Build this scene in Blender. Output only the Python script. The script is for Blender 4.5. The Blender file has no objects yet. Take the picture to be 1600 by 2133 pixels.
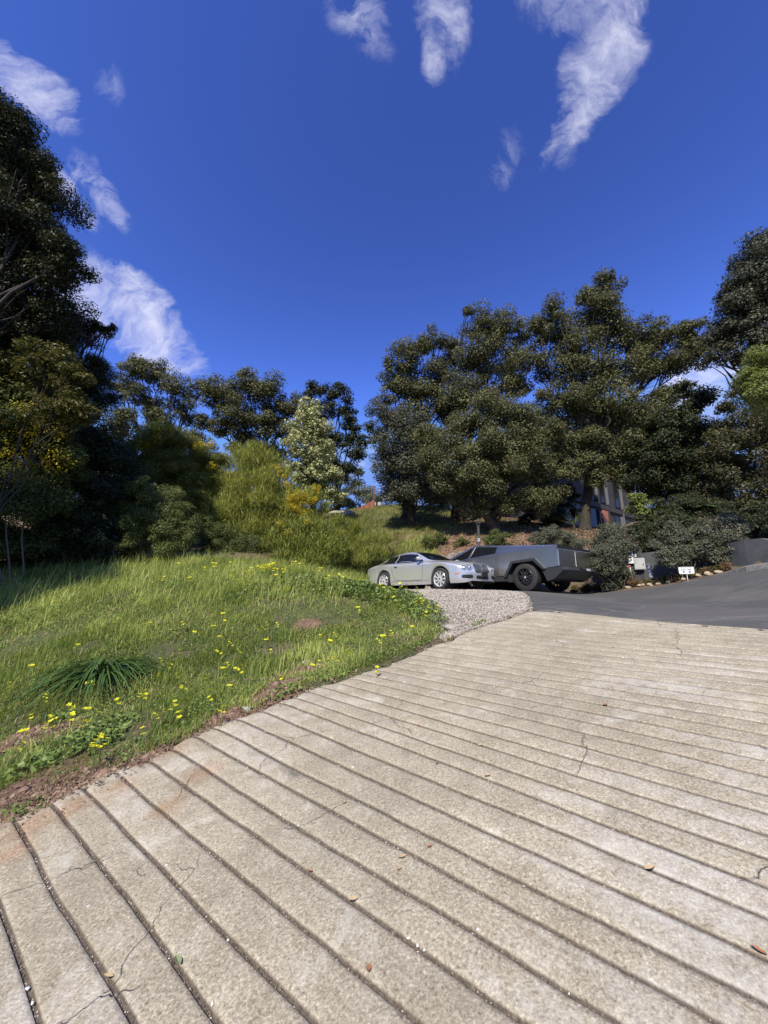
import bpy, math, random
import numpy as np
from mathutils import Vector, Matrix
from mathutils.bvhtree import BVHTree
rng = np.random.default_rng(7)
random.seed(7)
R = math.radians
sc = bpy.context.scene
col = sc.collection

# ------------------------------------------------------------------ camera
FPX = 801.0
PITCH = 12.4
cam = bpy.data.cameras.new('camera')
camo = bpy.data.objects.new('camera', cam)
col.objects.link(camo)
camo.location = (0, 0, 0)
camo.rotation_euler = (R(90 + PITCH), 0, 0)
cam.sensor_fit = 'VERTICAL'
cam.sensor_height = 36.0
cam.sensor_width = 27.0
cam.lens = 36.0 * FPX / 2133.0
cam.clip_start = 0.05
cam.clip_end = 2000
sc.camera = camo
CT, ST = math.cos(R(PITCH)), math.sin(R(PITCH))


def ray(px, py):
    u = (1066.5 - py) / FPX
    return np.array([(px - 800) / FPX, CT - u * ST, ST + u * CT])


def P(px, py, d):
    """world point seen at that spot of the photograph at camera depth d (metres)"""
    return ray(px, py) * d


# ------------------------------------------------------------------ light
SUN_EL = 46.0
SUN_H = np.array([-0.33, -0.944])          # horizontal direction towards the sun
SUN_H /= np.linalg.norm(SUN_H)
sd = Vector((SUN_H[0] * math.cos(R(SUN_EL)), SUN_H[1] * math.cos(R(SUN_EL)), math.sin(R(SUN_EL))))
sl = bpy.data.lights.new('sun', 'SUN')
sl.energy = 4.9
sl.angle = R(0.53)
sl.color = (1.0, 0.93, 0.80)
so = bpy.data.objects.new('sun', sl)
col.objects.link(so)
so.rotation_euler = (-sd).to_track_quat('-Z', 'Y').to_euler()

w = bpy.data.worlds.new('World')
sc.world = w
w.use_nodes = True
nt = w.node_tree
nt.nodes.clear()
WN = nt.nodes.new


def wl(a, b):
    nt.links.new(a, b)


sky = WN('ShaderNodeTexSky')
sky.sky_type = 'NISHITA'
sky.sun_disc = False
sky.sun_elevation = R(SUN_EL)
sky.sun_rotation = math.atan2(sd.x, sd.y)
sky.altitude = 300
sky.air_density = 1.0
sky.dust_density = 0.2
sky.ozone_density = 3.0
gam = WN('ShaderNodeGamma')
gam.inputs['Gamma'].default_value = 1.85
wl(sky.outputs[0], gam.inputs['Color'])
hsv = WN('ShaderNodeMix'); hsv.data_type = 'RGBA'; hsv.blend_type = 'MULTIPLY'
hsv.inputs['Factor'].default_value = 1.0
hsv.inputs['B'].default_value = (.87, .70, .83, 1)
wl(gam.outputs[0], hsv.inputs['A'])
tc = WN('ShaderNodeTexCoord')


def wmath(op, a, b=None, clamp=False):
    n = WN('ShaderNodeMath')
    n.operation = op
    n.use_clamp = clamp
    for i, v in enumerate((a, b)):
        if v is None:
            continue
        if isinstance(v, (int, float)):
            n.inputs[i].default_value = v
        else:
            wl(v, n.inputs[i])
    return n.outputs[0]


nz0 = WN('ShaderNodeTexNoise')
nz0.inputs['Scale'].default_value = 5.0
nz0.inputs['Detail'].default_value = 7
nz0.inputs['Roughness'].default_value = 0.5
wl(tc.outputs['Generated'], nz0.inputs['Vector'])
sub = WN('ShaderNodeVectorMath'); sub.operation = 'SUBTRACT'
wl(nz0.outputs['Color'], sub.inputs[0]); sub.inputs[1].default_value = (.5, .5, .5)
scl = WN('ShaderNodeVectorMath'); scl.operation = 'SCALE'
wl(sub.outputs[0], scl.inputs[0]); scl.inputs['Scale'].default_value = 0.17
add = WN('ShaderNodeVectorMath'); add.operation = 'ADD'
wl(tc.outputs['Generated'], add.inputs[0]); wl(scl.outputs[0], add.inputs[1])
wdir = add.outputs[0]
nz = WN('ShaderNodeTexNoise')
nz.inputs['Scale'].default_value = 7.5
nz.inputs['Detail'].default_value = 10
nz.inputs['Roughness'].default_value = 0.68
nz.inputs['Distortion'].default_value = 0.5
mp = WN('ShaderNodeMapping')
mp.inputs['Rotation'].default_value = (0.4, 0.2, 0.7)
mp.inputs['Scale'].default_value = (0.7, 2.2, 1.0)
wl(wdir, mp.inputs['Vector'])
wl(mp.outputs[0], nz.inputs['Vector'])
# clouds: photo-space centre, half axes (px), tilt, strength
CLOUDS = [(75, 195, 125, 42, 40, 1.15), (190, 150, 60, 34, 45, .48), (225, 415, 75, 42, 62, .95), (150, 430, 60, 30, 60, .95),
          (290, 660, 165, 62, 27, 1.25), (390, 725, 80, 42, 40, .9), (240, 625, 70, 40, 20, 1.0), (745, 40, 60, 75, 10, .75), (905, 40, 75, 90, 10, .85), (880, 130, 30, 55, 10, .8),
          (1190, 25, 130, 80, 15, .95), (1250, 130, 150, 78, 78, 1.1), (1235, 235, 80, 55, -25, .95), (1165, 285, 55, 28, -40, .8), (1055, 320, 60, 40, -20, .54), (1470, 815, 95, 60, 20, 1.3),
          (745, 955, 60, 50, 0, .9), (1380, 860, 80, 60, 0, .8)]
mask = None
for cx, cy, a, b, an, st in CLOUDS:
    a *= 1.2; b *= 1.3
    c = ray(cx, cy); cn = c / np.linalg.norm(c)
    ca, sa = math.cos(R(an)), math.sin(R(an))
    e1 = ray(cx + ca * a, cy + sa * a); e1 = e1 / np.linalg.norm(e1) - cn
    e2 = ray(cx - sa * b, cy + ca * b); e2 = e2 / np.linalg.norm(e2) - cn
    l1, l2 = np.linalg.norm(e1), np.linalg.norm(e2)
    e1 = e1 - cn * (e1 @ cn); e2 = e2 - cn * (e2 @ cn)
    v = []
    for e, l, in ((e1, l1), (e2, l2)):
        e = e / np.linalg.norm(e) / l
        n = WN('ShaderNodeVectorMath'); n.operation = 'DOT_PRODUCT'
        wl(wdir, n.inputs[0]); n.inputs[1].default_value = tuple(e)
        v.append(wmath('POWER', wmath('ABSOLUTE', n.outputs['Value']), 2.0))
    fr = WN('ShaderNodeVectorMath'); fr.operation = 'DOT_PRODUCT'
    wl(wdir, fr.inputs[0]); fr.inputs[1].default_value = tuple(cn)
    front = wmath('GREATER_THAN', fr.outputs['Value'], 0.3)
    m = wmath('MULTIPLY', wmath('SUBTRACT', 1.0, wmath('ADD', v[0], v[1]), True), front)
    m = wmath('MULTIPLY', wmath('POWER', m, .7), st)
    mask = m if mask is None else wmath('MAXIMUM', mask, m)
nzb = WN('ShaderNodeTexNoise')
nzb.inputs['Scale'].default_value = 22.0
nzb.inputs['Detail'].default_value = 8
nzb.inputs['Roughness'].default_value = 0.6
mpb = WN('ShaderNodeMapping')
mpb.inputs['Rotation'].default_value = (0.3, -0.5, 0.4)
mpb.inputs['Scale'].default_value = (0.55, 1.5, 1.2)
wl(wdir, mpb.inputs['Vector'])
wl(mpb.outputs[0], nzb.inputs['Vector'])
nsum = wmath('ADD', wmath('MULTIPLY', wmath('SUBTRACT', nz.outputs['Fac'], 0.5), 3.6), wmath('MULTIPLY', wmath('SUBTRACT', nzb.outputs['Fac'], 0.5), 1.6))
dn = wmath('ADD', wmath('MULTIPLY', mask, 1.0), nsum)
dn = wmath('MULTIPLY', wmath('SUBTRACT', dn, 0.28), 0.62, True)
sm = WN('ShaderNodeMapRange'); sm.interpolation_type = 'SMOOTHSTEP'
wl(mask, sm.inputs['Value'])
sm.inputs['From Min'].default_value = 0.0
sm.inputs['From Max'].default_value = 0.75
dn = wmath('MULTIPLY', dn, sm.outputs[0])
dn = wmath('POWER', dn, 1.15)
dn = wmath('MINIMUM', dn, 0.93)
cmix = WN('ShaderNodeMix'); cmix.data_type = 'RGBA'
wl(dn, cmix.inputs['Factor'])
dk = WN('ShaderNodeMix'); dk.data_type = 'RGBA'; dk.blend_type = 'DARKEN'; dk.inputs['Factor'].default_value = 1.0
dk.inputs['B'].default_value = (1.7, 3.1, 7.6, 1)
wl(hsv.outputs['Result'], dk.inputs['A'])
wl(dk.outputs['Result'], cmix.inputs['A'])
cmix.inputs['B'].default_value = (7.0, 7.1, 8.6, 1)
bg = WN('ShaderNodeBackground')
bg.inputs['Strength'].default_value = 0.1
wl(cmix.outputs['Result'], bg.inputs['Color'])
wo = WN('ShaderNodeOutputWorld')
wl(bg.outputs[0], wo.inputs['Surface'])

sc.view_settings.view_transform = 'Standard'
sc.view_settings.look = 'None'
sc.view_settings.gamma = 1
sc.view_settings.exposure = 0.3
sc.render.film_transparent = False
sc.cycles.max_bounces = 6
sc.cycles.diffuse_bounces = 3
sc.cycles.glossy_bounces = 3
sc.cycles.transmission_bounces = 4
sc.cycles.transparent_max_bounces = 6


# ------------------------------------------------------------------ helpers
def link(name, me, parent=None):
    o = bpy.data.objects.new(name, me)
    col.objects.link(o)
    if parent is not None:
        o.parent = parent
    return o


def tag(o, label=None, cat=None, group=None, kind=None):
    if label: o['label'] = label
    if cat: o['category'] = cat
    if group: o['group'] = group
    if kind: o['kind'] = kind
    return o


def empty(name, loc, rz=0.0, label=None, cat=None, group=None):
    o = bpy.data.objects.new(name, None)
    col.objects.link(o)
    o.location = loc
    o.rotation_euler = (0, 0, rz)
    return tag(o, label, cat, group)


def mesh_np(name, V, quads=None, tris=None, mats=None, parent=None, smooth=False, attrs=None, midx=None):
    me = bpy.data.meshes.new(name)
    V = np.asarray(V, dtype=np.float32).reshape(-1, 3)
    me.vertices.add(len(V))
    me.vertices.foreach_set('co', V.ravel())
    idx, starts, tot = [], [], []
    p = 0
    if quads is not None and len(quads):
        q = np.asarray(quads, dtype=np.int32).reshape(-1, 4)
        idx.append(q.ravel()); starts.append(p + np.arange(len(q)) * 4); tot.append(np.full(len(q), 4)); p += q.size
    if tris is not None and len(tris):
        t = np.asarray(tris, dtype=np.int32).reshape(-1, 3)
        idx.append(t.ravel()); starts.append(p + np.arange(len(t)) * 3); tot.append(np.full(len(t), 3)); p += t.size
    idx = np.concatenate(idx); starts = np.concatenate(starts).astype(np.int32); tot = np.concatenate(tot)
    me.loops.add(len(idx)); me.loops.foreach_set('vertex_index', idx)
    me.polygons.add(len(starts)); me.polygons.foreach_set('loop_start', starts)
    me.polygons.foreach_set('loop_total', tot.astype(np.int32))
    if midx is not None:
        me.polygons.foreach_set('material_index', np.asarray(midx, dtype=np.int32))
    if smooth:
        me.polygons.foreach_set('use_smooth', np.ones(len(starts), dtype=bool))
    me.update(calc_edges=True)
    if attrs:
        for k, a in attrs.items():
            at = me.attributes.new(k, 'FLOAT', 'POINT')
            at.data.foreach_set('value', np.asarray(a, dtype=np.float32))
    if mats is not None:
        for m in (mats if isinstance(mats, (list, tuple)) else [mats]):
            me.materials.append(m)
    return link(name, me, parent)


class MB:
    """collects primitives, then builds ONE mesh"""
    def __init__(s):
        s.v, s.f = [], []

    def addm(s, V, F):
        b = len(s.v)
        s.v += [tuple(map(float, p)) for p in V]
        s.f += [tuple(int(i) + b for i in f) for f in F]
        return s

    def box(s, c, d, rz=0.0, M=None):
        x, y, z = d[0] / 2, d[1] / 2, d[2] / 2
        V = [Vector((sx * x, sy * y, sz * z)) for sx in (-1, 1) for sy in (-1, 1) for sz in (-1, 1)]
        rot = M if M is not None else Matrix.Rotation(rz, 3, 'Z')
        V = [rot @ v + Vector(c) for v in V]
        return s.addm(V, [(0, 1, 3, 2), (4, 6, 7, 5), (0, 4, 5, 1), (2, 3, 7, 6), (0, 2, 6, 4), (1, 5, 7, 3)])

    def prism(s, poly, axis, a, b):
        """extrude a 2D polygon along axis ('x','y','z') from a to b"""
        def mk(p, t):
            if axis == 'y': return (p[0], t, p[1])
            if axis == 'x': return (t, p[0], p[1])
            return (p[0], p[1], t)
        n = len(poly)
        V = [mk(p, a) for p in poly] + [mk(p, b) for p in poly]
        F = [tuple(range(n)), tuple(range(2 * n - 1, n - 1, -1))]
        F += [(i, i + n, (i + 1) % n + n, (i + 1) % n) for i in range(n)]
        return s.addm(V, F)

    def tube(s, pts, rad, n=8, caps=True):
        V, F = tube_np(pts, rad, n)
        k = len(V) // n
        F = [tuple(f) for f in F]
        if caps:
            F += [tuple(range(n - 1, -1, -1)), tuple(range((k - 1) * n, k * n))]
        return s.addm(V, F)

    def lathe(s, prof, n, M=None):
        """prof: (r, h) revolved about Y axis"""
        V = []
        for r, h in prof:
            for i in range(n):
                a = 2 * math.pi * i / n
                V.append(Vector((r * math.cos(a), h, r * math.sin(a))))
        if M is not None:
            V = [M @ v for v in V]
        F = []
        for j in range(len(prof) - 1):
            for i in range(n):
                F.append((j * n + i, j * n + (i + 1) % n, (j + 1) * n + (i + 1) % n, (j + 1) * n + i))
        return s.addm(V, F)

    def build(s, name, mat, parent=None, smooth=False, bevel=0.0, fix=True):
        me = bpy.data.meshes.new(name)
        me.from_pydata(s.v, [], s.f)
        me.update()
        if fix:
            import bmesh
            bm = bmesh.new(); bm.from_mesh(me)
            bmesh.ops.recalc_face_normals(bm, faces=bm.faces)
            if bevel:
                es = [e for e in bm.edges if len(e.link_faces) == 2 and e.calc_face_angle(0) > 0.5]
                bmesh.ops.bevel(bm, geom=es, offset=bevel, segments=2, affect='EDGES', clamp_overlap=True)
            bm.to_mesh(me); bm.free()
        if smooth:
            me.polygons.foreach_set('use_smooth', np.ones(len(me.polygons), dtype=bool))
            me.set_sharp_from_angle(angle=R(40))
        for m in (mat if isinstance(mat, (list, tuple)) else [mat]):
            me.materials.append(m)
        return link(name, me, parent)


def tube_np(pts, rad, n=6):
    pts = np.asarray(pts, float); k = len(pts)
    rad = np.broadcast_to(np.asarray(rad, float), (k,))
    T = np.gradient(pts, axis=0)
    T /= np.linalg.norm(T, axis=1)[:, None] + 1e-9
    ref = np.array([0.31, 0.95, 0.1]) if abs(T[0][2]) > .7 else np.array([0, 0, 1.0])
    A = np.cross(T, ref); A /= np.linalg.norm(A, axis=1)[:, None] + 1e-9
    B = np.cross(T, A)
    an = np.arange(n) * 2 * np.pi / n
    V = pts[:, None, :] + rad[:, None, None] * (np.cos(an)[None, :, None] * A[:, None, :] + np.sin(an)[None, :, None] * B[:, None, :])
    i = np.arange(k - 1)[:, None] * n; j = np.arange(n)[None, :]; j2 = (j + 1) % n
    F = np.stack([i + j, i + j2, i + n + j2, i + n + j], -1).reshape(-1, 4)
    return V.reshape(-1, 3), F


def vnoise(x, y, seed=0):
    xi = np.floor(x).astype(np.int64); yi = np.floor(y).astype(np.int64)
    fx = x - xi; fy = y - yi
    fx = fx * fx * (3 - 2 * fx); fy = fy * fy * (3 - 2 * fy)

    def h(a, b):
        n = (a * 374761393 + b * 668265263 + seed * 974634777) & 0xffffffff
        n = ((n ^ (n >> 13)) * 1274126177) & 0xffffffff
        return ((n ^ (n >> 16)) & 0xffff) / 65535.0
    return (h(xi, yi) * (1 - fx) + h(xi + 1, yi) * fx) * (1 - fy) + (h(xi, yi + 1) * (1 - fx) + h(xi + 1, yi + 1) * fx) * fy


def fbm(x, y, seed=0, oct=4):
    s = 0; a = .5
    for o in range(oct):
        s = s + a * vnoise(x * 2 ** o, y * 2 ** o, seed + o); a *= .5
    return s


def inpoly(x, y, poly):
    inside = np.zeros(np.shape(x), bool)
    n = len(poly)
    for i in range(n):
        x1, y1 = poly[i]; x2, y2 = poly[(i + 1) % n]
        c = ((y1 > y) != (y2 > y)) & (x < (x2 - x1) * (y - y1) / (y2 - y1 + 1e-12) + x1)
        inside ^= c
    return inside


# ------------------------------------------------------------------ materials
def mat(name, color=(.5, .5, .5), rough=.6, metal=0.0, spec=.5, coat=0.0):
    m = bpy.data.materials.new(name); m.use_nodes = True
    b = m.node_tree.nodes['Principled BSDF']
    b.inputs['Base Color'].default_value = (*color, 1)
    b.inputs['Roughness'].default_value = rough
    b.inputs['Metallic'].default_value = metal
    b.inputs['Specular IOR Level'].default_value = spec
    b.inputs['Coat Weight'].default_value = coat
    b.inputs['Coat Roughness'].default_value = .05
    return m


class N:
    def __init__(s, m):
        s.m = m; s.t = m.node_tree; s.b = s.t.nodes.get('Principled BSDF')

    def new(s, typ, **kw):
        n = s.t.nodes.new(typ)
        for k, v in kw.items():
            setattr(n, k, v)
        return n

    def ln(s, a, b): s.t.links.new(a, b)

    def obj(s, scale=None):
        tcn = s.new('ShaderNodeTexCoord')
        if scale is None: return tcn.outputs['Object']
        mpn = s.new('ShaderNodeMapping'); mpn.inputs['Scale'].default_value = scale
        s.ln(tcn.outputs['Object'], mpn.inputs['Vector']); return mpn.outputs[0]

    def noise(s, scale, detail=4, rough=.55, vec=None, dist=0):
        n = s.new('ShaderNodeTexNoise'); n.inputs['Scale'].default_value = scale
        n.inputs['Detail'].default_value = detail; n.inputs['Roughness'].default_value = rough
        n.inputs['Distortion'].default_value = dist
        s.ln(vec if vec is not None else s.obj(), n.inputs['Vector']); return n.outputs['Fac']

    def vor(s, scale, vec=None, feature='F1', out='Distance'):
        n = s.new('ShaderNodeTexVoronoi', feature=feature); n.inputs['Scale'].default_value = scale
        s.ln(vec if vec is not None else s.obj(), n.inputs['Vector']); return n.outputs[out]

    def ramp(s, fac, stops, interp='LINEAR'):
        n = s.new('ShaderNodeValToRGB'); n.color_ramp.interpolation = interp
        e = n.color_ramp.elements
        while len(e) < len(stops): e.new(.5)
        for i, (p, c) in enumerate(stops):
            e[i].position = p; e[i].color = (*c, 1) if len(c) == 3 else c
        s.ln(fac, n.inputs[0]); return n.outputs[0]

    def mth(s, op, a, b=None, clamp=False):
        n = s.new('ShaderNodeMath', operation=op, use_clamp=clamp)
        for i, v in enumerate((a, b)):
            if v is None: continue
            if isinstance(v, (int, float)): n.inputs[i].default_value = v
            else: s.ln(v, n.inputs[i])
        return n.outputs[0]

    def mix(s, f, a, b, mode='MIX'):
        n = s.new('ShaderNodeMix', data_type='RGBA', blend_type=mode)
        for k, v in (('Factor', f), ('A', a), ('B', b)):
            if isinstance(v, (int, float)): n.inputs[k].default_value = v
            elif isinstance(v, tuple): n.inputs[k].default_value = (*v, 1)
            else: s.ln(v, n.inputs[k])
        return n.outputs['Result']

    def attr(s, name):
        return s.new('ShaderNodeAttribute', attribute_name=name).outputs['Fac']

    def bump(s, h, strength, dist):
        n = s.new('ShaderNodeBump'); n.inputs['Strength'].default_value = strength
        n.inputs['Distance'].default_value = dist
        s.ln(h, n.inputs['Height']); s.ln(n.outputs[0], s.b.inputs['Normal'])

    def color(s, c): s.ln(c, s.b.inputs['Base Color'])


def noisy(name, c1, c2, scale, rough=.8, bump=.3, bd=.01, **kw):
    m = mat(name, c1, rough, **kw); n = N(m)
    f = n.noise(scale, 6, .6)
    n.color(n.ramp(f, [(.3, c1), (.7, c2)]))
    if bump: n.bump(n.noise(scale * 3, 5, .6), bump, bd)
    return m


def leafmat(name, dark, light, rough=.42, trans=.22, tc_=None, spec=.32):
    """leaf colour varies leaf by leaf (attribute rnd)"""
    m = mat(name, dark, rough, spec=spec); n = N(m)
    c = n.ramp(n.attr('rnd'), [(0, dark), (1, light)])
    n.color(c)
    tr = n.new('ShaderNodeBsdfTranslucent')
    n.ln(n.mix(.5, c, tc_ or tuple(min(1, v * 1.3) for v in light)), tr.inputs['Color'])
    ms = n.new('ShaderNodeMixShader'); ms.inputs[0].default_value = trans
    out = n.t.nodes['Material Output']
    n.ln(n.b.outputs[0], ms.inputs[1]); n.ln(tr.outputs[0], ms.inputs[2]); n.ln(ms.outputs[0], out.inputs['Surface'])
    return m


M = {}
M['oak'] = leafmat('oak_leaf', (.034, .040, .015), (.205, .205, .085), .55)
M['oak_dark'] = leafmat('dark_leaf', (.020, .029, .011), (.082, .095, .036), .58, .15)
M['bay'] = leafmat('bay_leaf', (.018, .025, .010), (.075, .082, .030), .52, .15)
M['olive'] = leafmat('olive_leaf', (.05, .055, .012), (.19, .17, .035), .5)
M['grey_leaf'] = leafmat('grey_leaf', (.06, .066, .040), (.22, .225, .145), .5, .15)
M['pale'] = leafmat('pale_leaf', (.10, .12, .04), (.58, .58, .28), .55, .2)
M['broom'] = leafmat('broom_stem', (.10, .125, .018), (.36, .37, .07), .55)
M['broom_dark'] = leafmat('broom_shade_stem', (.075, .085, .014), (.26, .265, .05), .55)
M['shrub'] = leafmat('green_shrub', (.045, .065, .015), (.19, .22, .062), .55)
M['maple'] = leafmat('yellow_leaf', (.12, .15, .03), (.36, .4, .12), .5, .3)
M['brownleaf'] = leafmat('brown_leaf', (.045, .048, .018), (.185, .17, .078), .5)
M['rust'] = leafmat('border_leaf', (.05, .06, .018), (.22, .17, .06), .55)
M['tan'] = leafmat('tan_leaf', (.10, .07, .03), (.30, .19, .09), .6)
M['fern'] = leafmat('fern_leaf', (.04, .07, .025), (.14, .2, .08), .45)
M['grass'] = leafmat('grass_blade', (.10, .155, .018), (.50, .54, .15), .42, .38)
M['drygrass'] = leafmat('hill_grass', (.13, .16, .035), (.38, .36, .14), .6, .3)
M['weed'] = leafmat('weed_leaf', (.08, .14, .024), (.26, .33, .10), .5, .25)
M['aga'] = leafmat('strap_leaf', (.03, .07, .014), (.10, .17, .045), .33, .15)
M['petal'] = leafmat('yellow_petal', (.78, .72, .02), (.9, .88, .06), .6, .35, (.9, .85, .05))
M['bract'] = leafmat('yellow_broom_flower', (.42, .33, .02), (.62, .5, .04), .6, .3)
M['litter'] = leafmat('dry_leaf', (.12, .07, .045), (.42, .31, .21), .7, .1)
M['twig'] = mat('twig', (.12, .095, .07), .8)
M['bark'] = noisy('bark', (.05, .04, .03), (.14, .115, .09), 6, .9, .8, .05)
M['bark_d'] = noisy('dark_bark', (.03, .025, .02), (.08, .065, .05), 6, .9, .8, .05)


# ------------------------------------------------------------------ terrain height
PA, PB = .15, .145


def plane_z(x, y):
    return -1.5 + PA * x + PB * y


CP = []


def cp(px, py, d):
    CP.append(P(px, py, d))


for s_ in np.arange(-3, 5.8, .8):
    for t_ in np.arange(-3.0, 5.5, 1.2):
        x = s_ * .682 + t_ * .70; y = s_ * .731 - t_ * .714
        a = plane_z(x, y)
        CP.append(np.array([x, y, a]))
for e in [(-2.6, 2.81), (-2.37, 3.09), (-1.93, 3.45), (-1.24, 4.15), (-.73, 4.5), (0, 4.86), (.63, 5.33), (1.42, 5.9), (2.4, 6.39)]:
    CP.append(np.array([e[0], e[1], plane_z(*e) + .0]))
# meadow
for p in [(0, 1560, 4.0), (0, 1450, 5.2), (300, 1420, 5.6), (520, 1390, 6), (700, 1350, 6.6), (850, 1310, 7.3), (0, 1310, 7.6), (200, 1300, 7.6),
          (400, 1260, 8.4), (600, 1235, 9.2), (760, 1240, 9.5), (0, 1195, 11.5), (250, 1190, 12), (500, 1190, 12), (640, 1200, 12),
          (730, 1222, 12.5), (-300, 1180, 12), (-300, 1450, 6), (-400, 1700, 4)]:
    cp(*p)
# gravel and car level
for p in [(912, 1229, 12.05), (793, 1224, 14.2), (1000, 1229, 14.5), (1100, 1232, 12.2), (1170, 1233.5, 13.8), (950, 1250, 9.3), (1020, 1262, 8.2),
          (1110, 1240, 9.6), (880, 1229, 16), (860, 1300, 7.4), (950, 1320, 6.2)]:
    cp(*p)
# asphalt and right side
for p in [(1300, 1231, 12), (1400, 1217, 11), (1500, 1198, 9.6), (1600, 1188, 8.2), (1300, 1255, 9), (1450, 1245, 7.8), (1600, 1250, 6.4),
          (1700, 1176, 7.6), (1800, 1180, 6.5), (1190, 1232, 14.3)]:
    cp(*p)
for p in [(1335, 1206, 13), (1480, 1186, 11.2), (1555, 1180, 10), (1650, 1168, 9)]:
    cp(*p)
# hill behind the cars
for p in [(850, 1175, 17.2), (950, 1170, 17), (760, 1180, 17.5), (850, 1138, 18.6), (950, 1135, 18), (1050, 1130, 17.5), (790, 1060, 27), (860, 1060, 27),
          (930, 1062, 27), (710, 1072, 27), (850, 1090, 23), (1000, 1100, 20.5), (1100, 1098, 20), (1220, 1102, 19.5), (1150, 1140, 17), (1250, 1145, 16.5),
          (1300, 1112, 26), (1400, 1110, 20), (1500, 1105, 17), (1400, 1140, 15), (1600, 1110, 13.5), (1700, 1090, 14),
          (600, 1120, 18), (400, 1120, 19), (200, 1120, 18), (0, 1120, 17), (-200, 1100, 17), (500, 1060, 26), (300, 1050, 26), (0, 1050, 25)]:
    cp(*p)
for x in (-40, -22, 0, 22, 40):
    CP.append(np.array([x, 44, 8.5])); CP.append(np.array([x, 36, 7.8]))
for p in [(-30, 20, 3.5), (-30, 8, 0.5), (-30, -5, -2), (-16, 4, -.6), (-12, -6, -2.4), (0, -9, -2.6), (12, -8, -1.0), (30, -6, 1.5), (30, 8, 3.5), (32, 20, 5.0), (14, 3, .85)]:
    CP.append(np.array(p, float))
CP = np.array(CP)


def tps_k(r2):
    return .5 * r2 * np.log(r2 + 1e-9)


def tps_fit(C, lam=.02):
    n = len(C)
    d2 = ((C[:, None, :2] - C[None, :, :2]) ** 2).sum(-1)
    K = tps_k(d2) + lam * np.eye(n)
    Pm = np.hstack([np.ones((n, 1)), C[:, :2]])
    A = np.block([[K, Pm], [Pm.T, np.zeros((3, 3))]])
    return np.linalg.solve(A, np.concatenate([C[:, 2], np.zeros(3)]))


TW = tps_fit(CP)


def H(x, y):
    x = np.atleast_1d(np.asarray(x, float)); y = np.atleast_1d(np.asarray(y, float))
    shp = x.shape
    x = np.clip(x.ravel(), -38, 38); y = np.clip(y.ravel(), -9, 44)
    out = np.empty(len(x))
    for i in range(0, len(x), 20000):
        a, b = x[i:i + 20000], y[i:i + 20000]
        d2 = (a[:, None] - CP[None, :, 0]) ** 2 + (b[:, None] - CP[None, :, 1]) ** 2
        out[i:i + 20000] = tps_k(d2) @ TW[:-3] + TW[-3] + TW[-2] * a + TW[-1] * b
    out = out.reshape(shp)
    return out


def onground(px, py):
    """where the view of that photo position meets the sloping ground"""
    r_ = ray(px, py); t = np.arange(1.5, 34, .02)
    hit = r_[2] * t < H(r_[0] * t, r_[1] * t)
    k = int(np.argmax(hit)) if hit.any() else len(t) - 1
    return r_ * t[k]


# ------- driveway lines in the (s, t) frame measured on the slope
U0 = np.array([.682, .731])
SA = np.array([-4, .577, .876, 1.22, 1.489, 1.751, 2.2, 3.6, 4.7, 5.797])
AA = np.array([-37, -38.6, -39.7, -40.4, -41.8, -43.3, -45.9, -46.2, -48, -54.1])


def ST2XY(s, t):
    a = np.radians(np.interp(s, SA, AA))
    return s * U0[0] + t * np.cos(a), s * U0[1] + t * np.sin(a)


EDGE = np.array([(-3.4, 1.6), (-3.0, 2.3), (-2.62, 2.9), (-2.37, 3.09), (-2.2, 3.3), (-1.93, 3.45), (-1.72, 3.8), (-1.24, 4.15), (-.73, 4.5), (0, 4.86), (.63, 5.33),
                 (1.42, 5.9), (2.4, 6.39)])


def tleft(s):
    """t at which row s meets the left edge of the concrete"""
    best = None
    for i in range(len(EDGE) - 1):
        p, q = EDGE[i], EDGE[i + 1]
        a = math.radians(np.interp(s, SA, AA)); d = np.array([math.cos(a), math.sin(a)])
        A = np.array([d, p - q]).T
        try: t, k = np.linalg.solve(A, p - s * U0)
        except Exception: continue
        if -1e-6 <= k <= 1 + 1e-6 and t < 2: best = t
    if best is None: best = -3.6 if s < 2 else -4.9
    return best


JOINT_T = np.linspace(tleft(5.797), 9, 60)
joint = np.array([ST2XY(5.797, t) for t in JOINT_T])
conc_poly = [tuple(e) for e in EDGE] + [tuple(j) for j in joint[1:]] + [ST2XY(-4, 9), ST2XY(-4, -3.6)]
B_PATH = np.array([P(940, 1229, 16)[:2], P(1060, 1230, 15.5)[:2], P(1190, 1232, 14.5)[:2], P(1300, 1231, 12)[:2], P(1400, 1217, 11)[:2], P(1500, 1198, 9.6)[:2],
                   P(1600, 1188, 8.2)[:2], (10.6, 5.6), (13.5, 2.0), (16, -3)])
A_PATH = np.array([P(1010, 1229, 13.4)[:2], P(1052, 1229, 12.2)[:2], P(1098, 1237, 10.2)[:2], P(1108, 1250, 8.4)[:2], joint[0]] + [tuple(joint[i]) for i in range(3, 60, 4)])


def resample(path, n):
    d = np.r_[0, np.cumsum(np.hypot(*np.diff(path, axis=0).T))]
    # smooth by catmull-like interpolation on a dense chord then uniform
    s = np.linspace(0, d[-1], n)
    return np.stack([np.interp(s, d, path[:, 0]), np.interp(s, d, path[:, 1])], 1)


def smoothpath(path, it=2):
    p = np.asarray(path, float)
    for _ in range(it):
        q = [p[0]]
        for i in range(len(p) - 1):
            q += [p[i] * .75 + p[i + 1] * .25, p[i] * .25 + p[i + 1] * .75]
        q.append(p[-1]); p = np.array(q)
    return p


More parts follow.
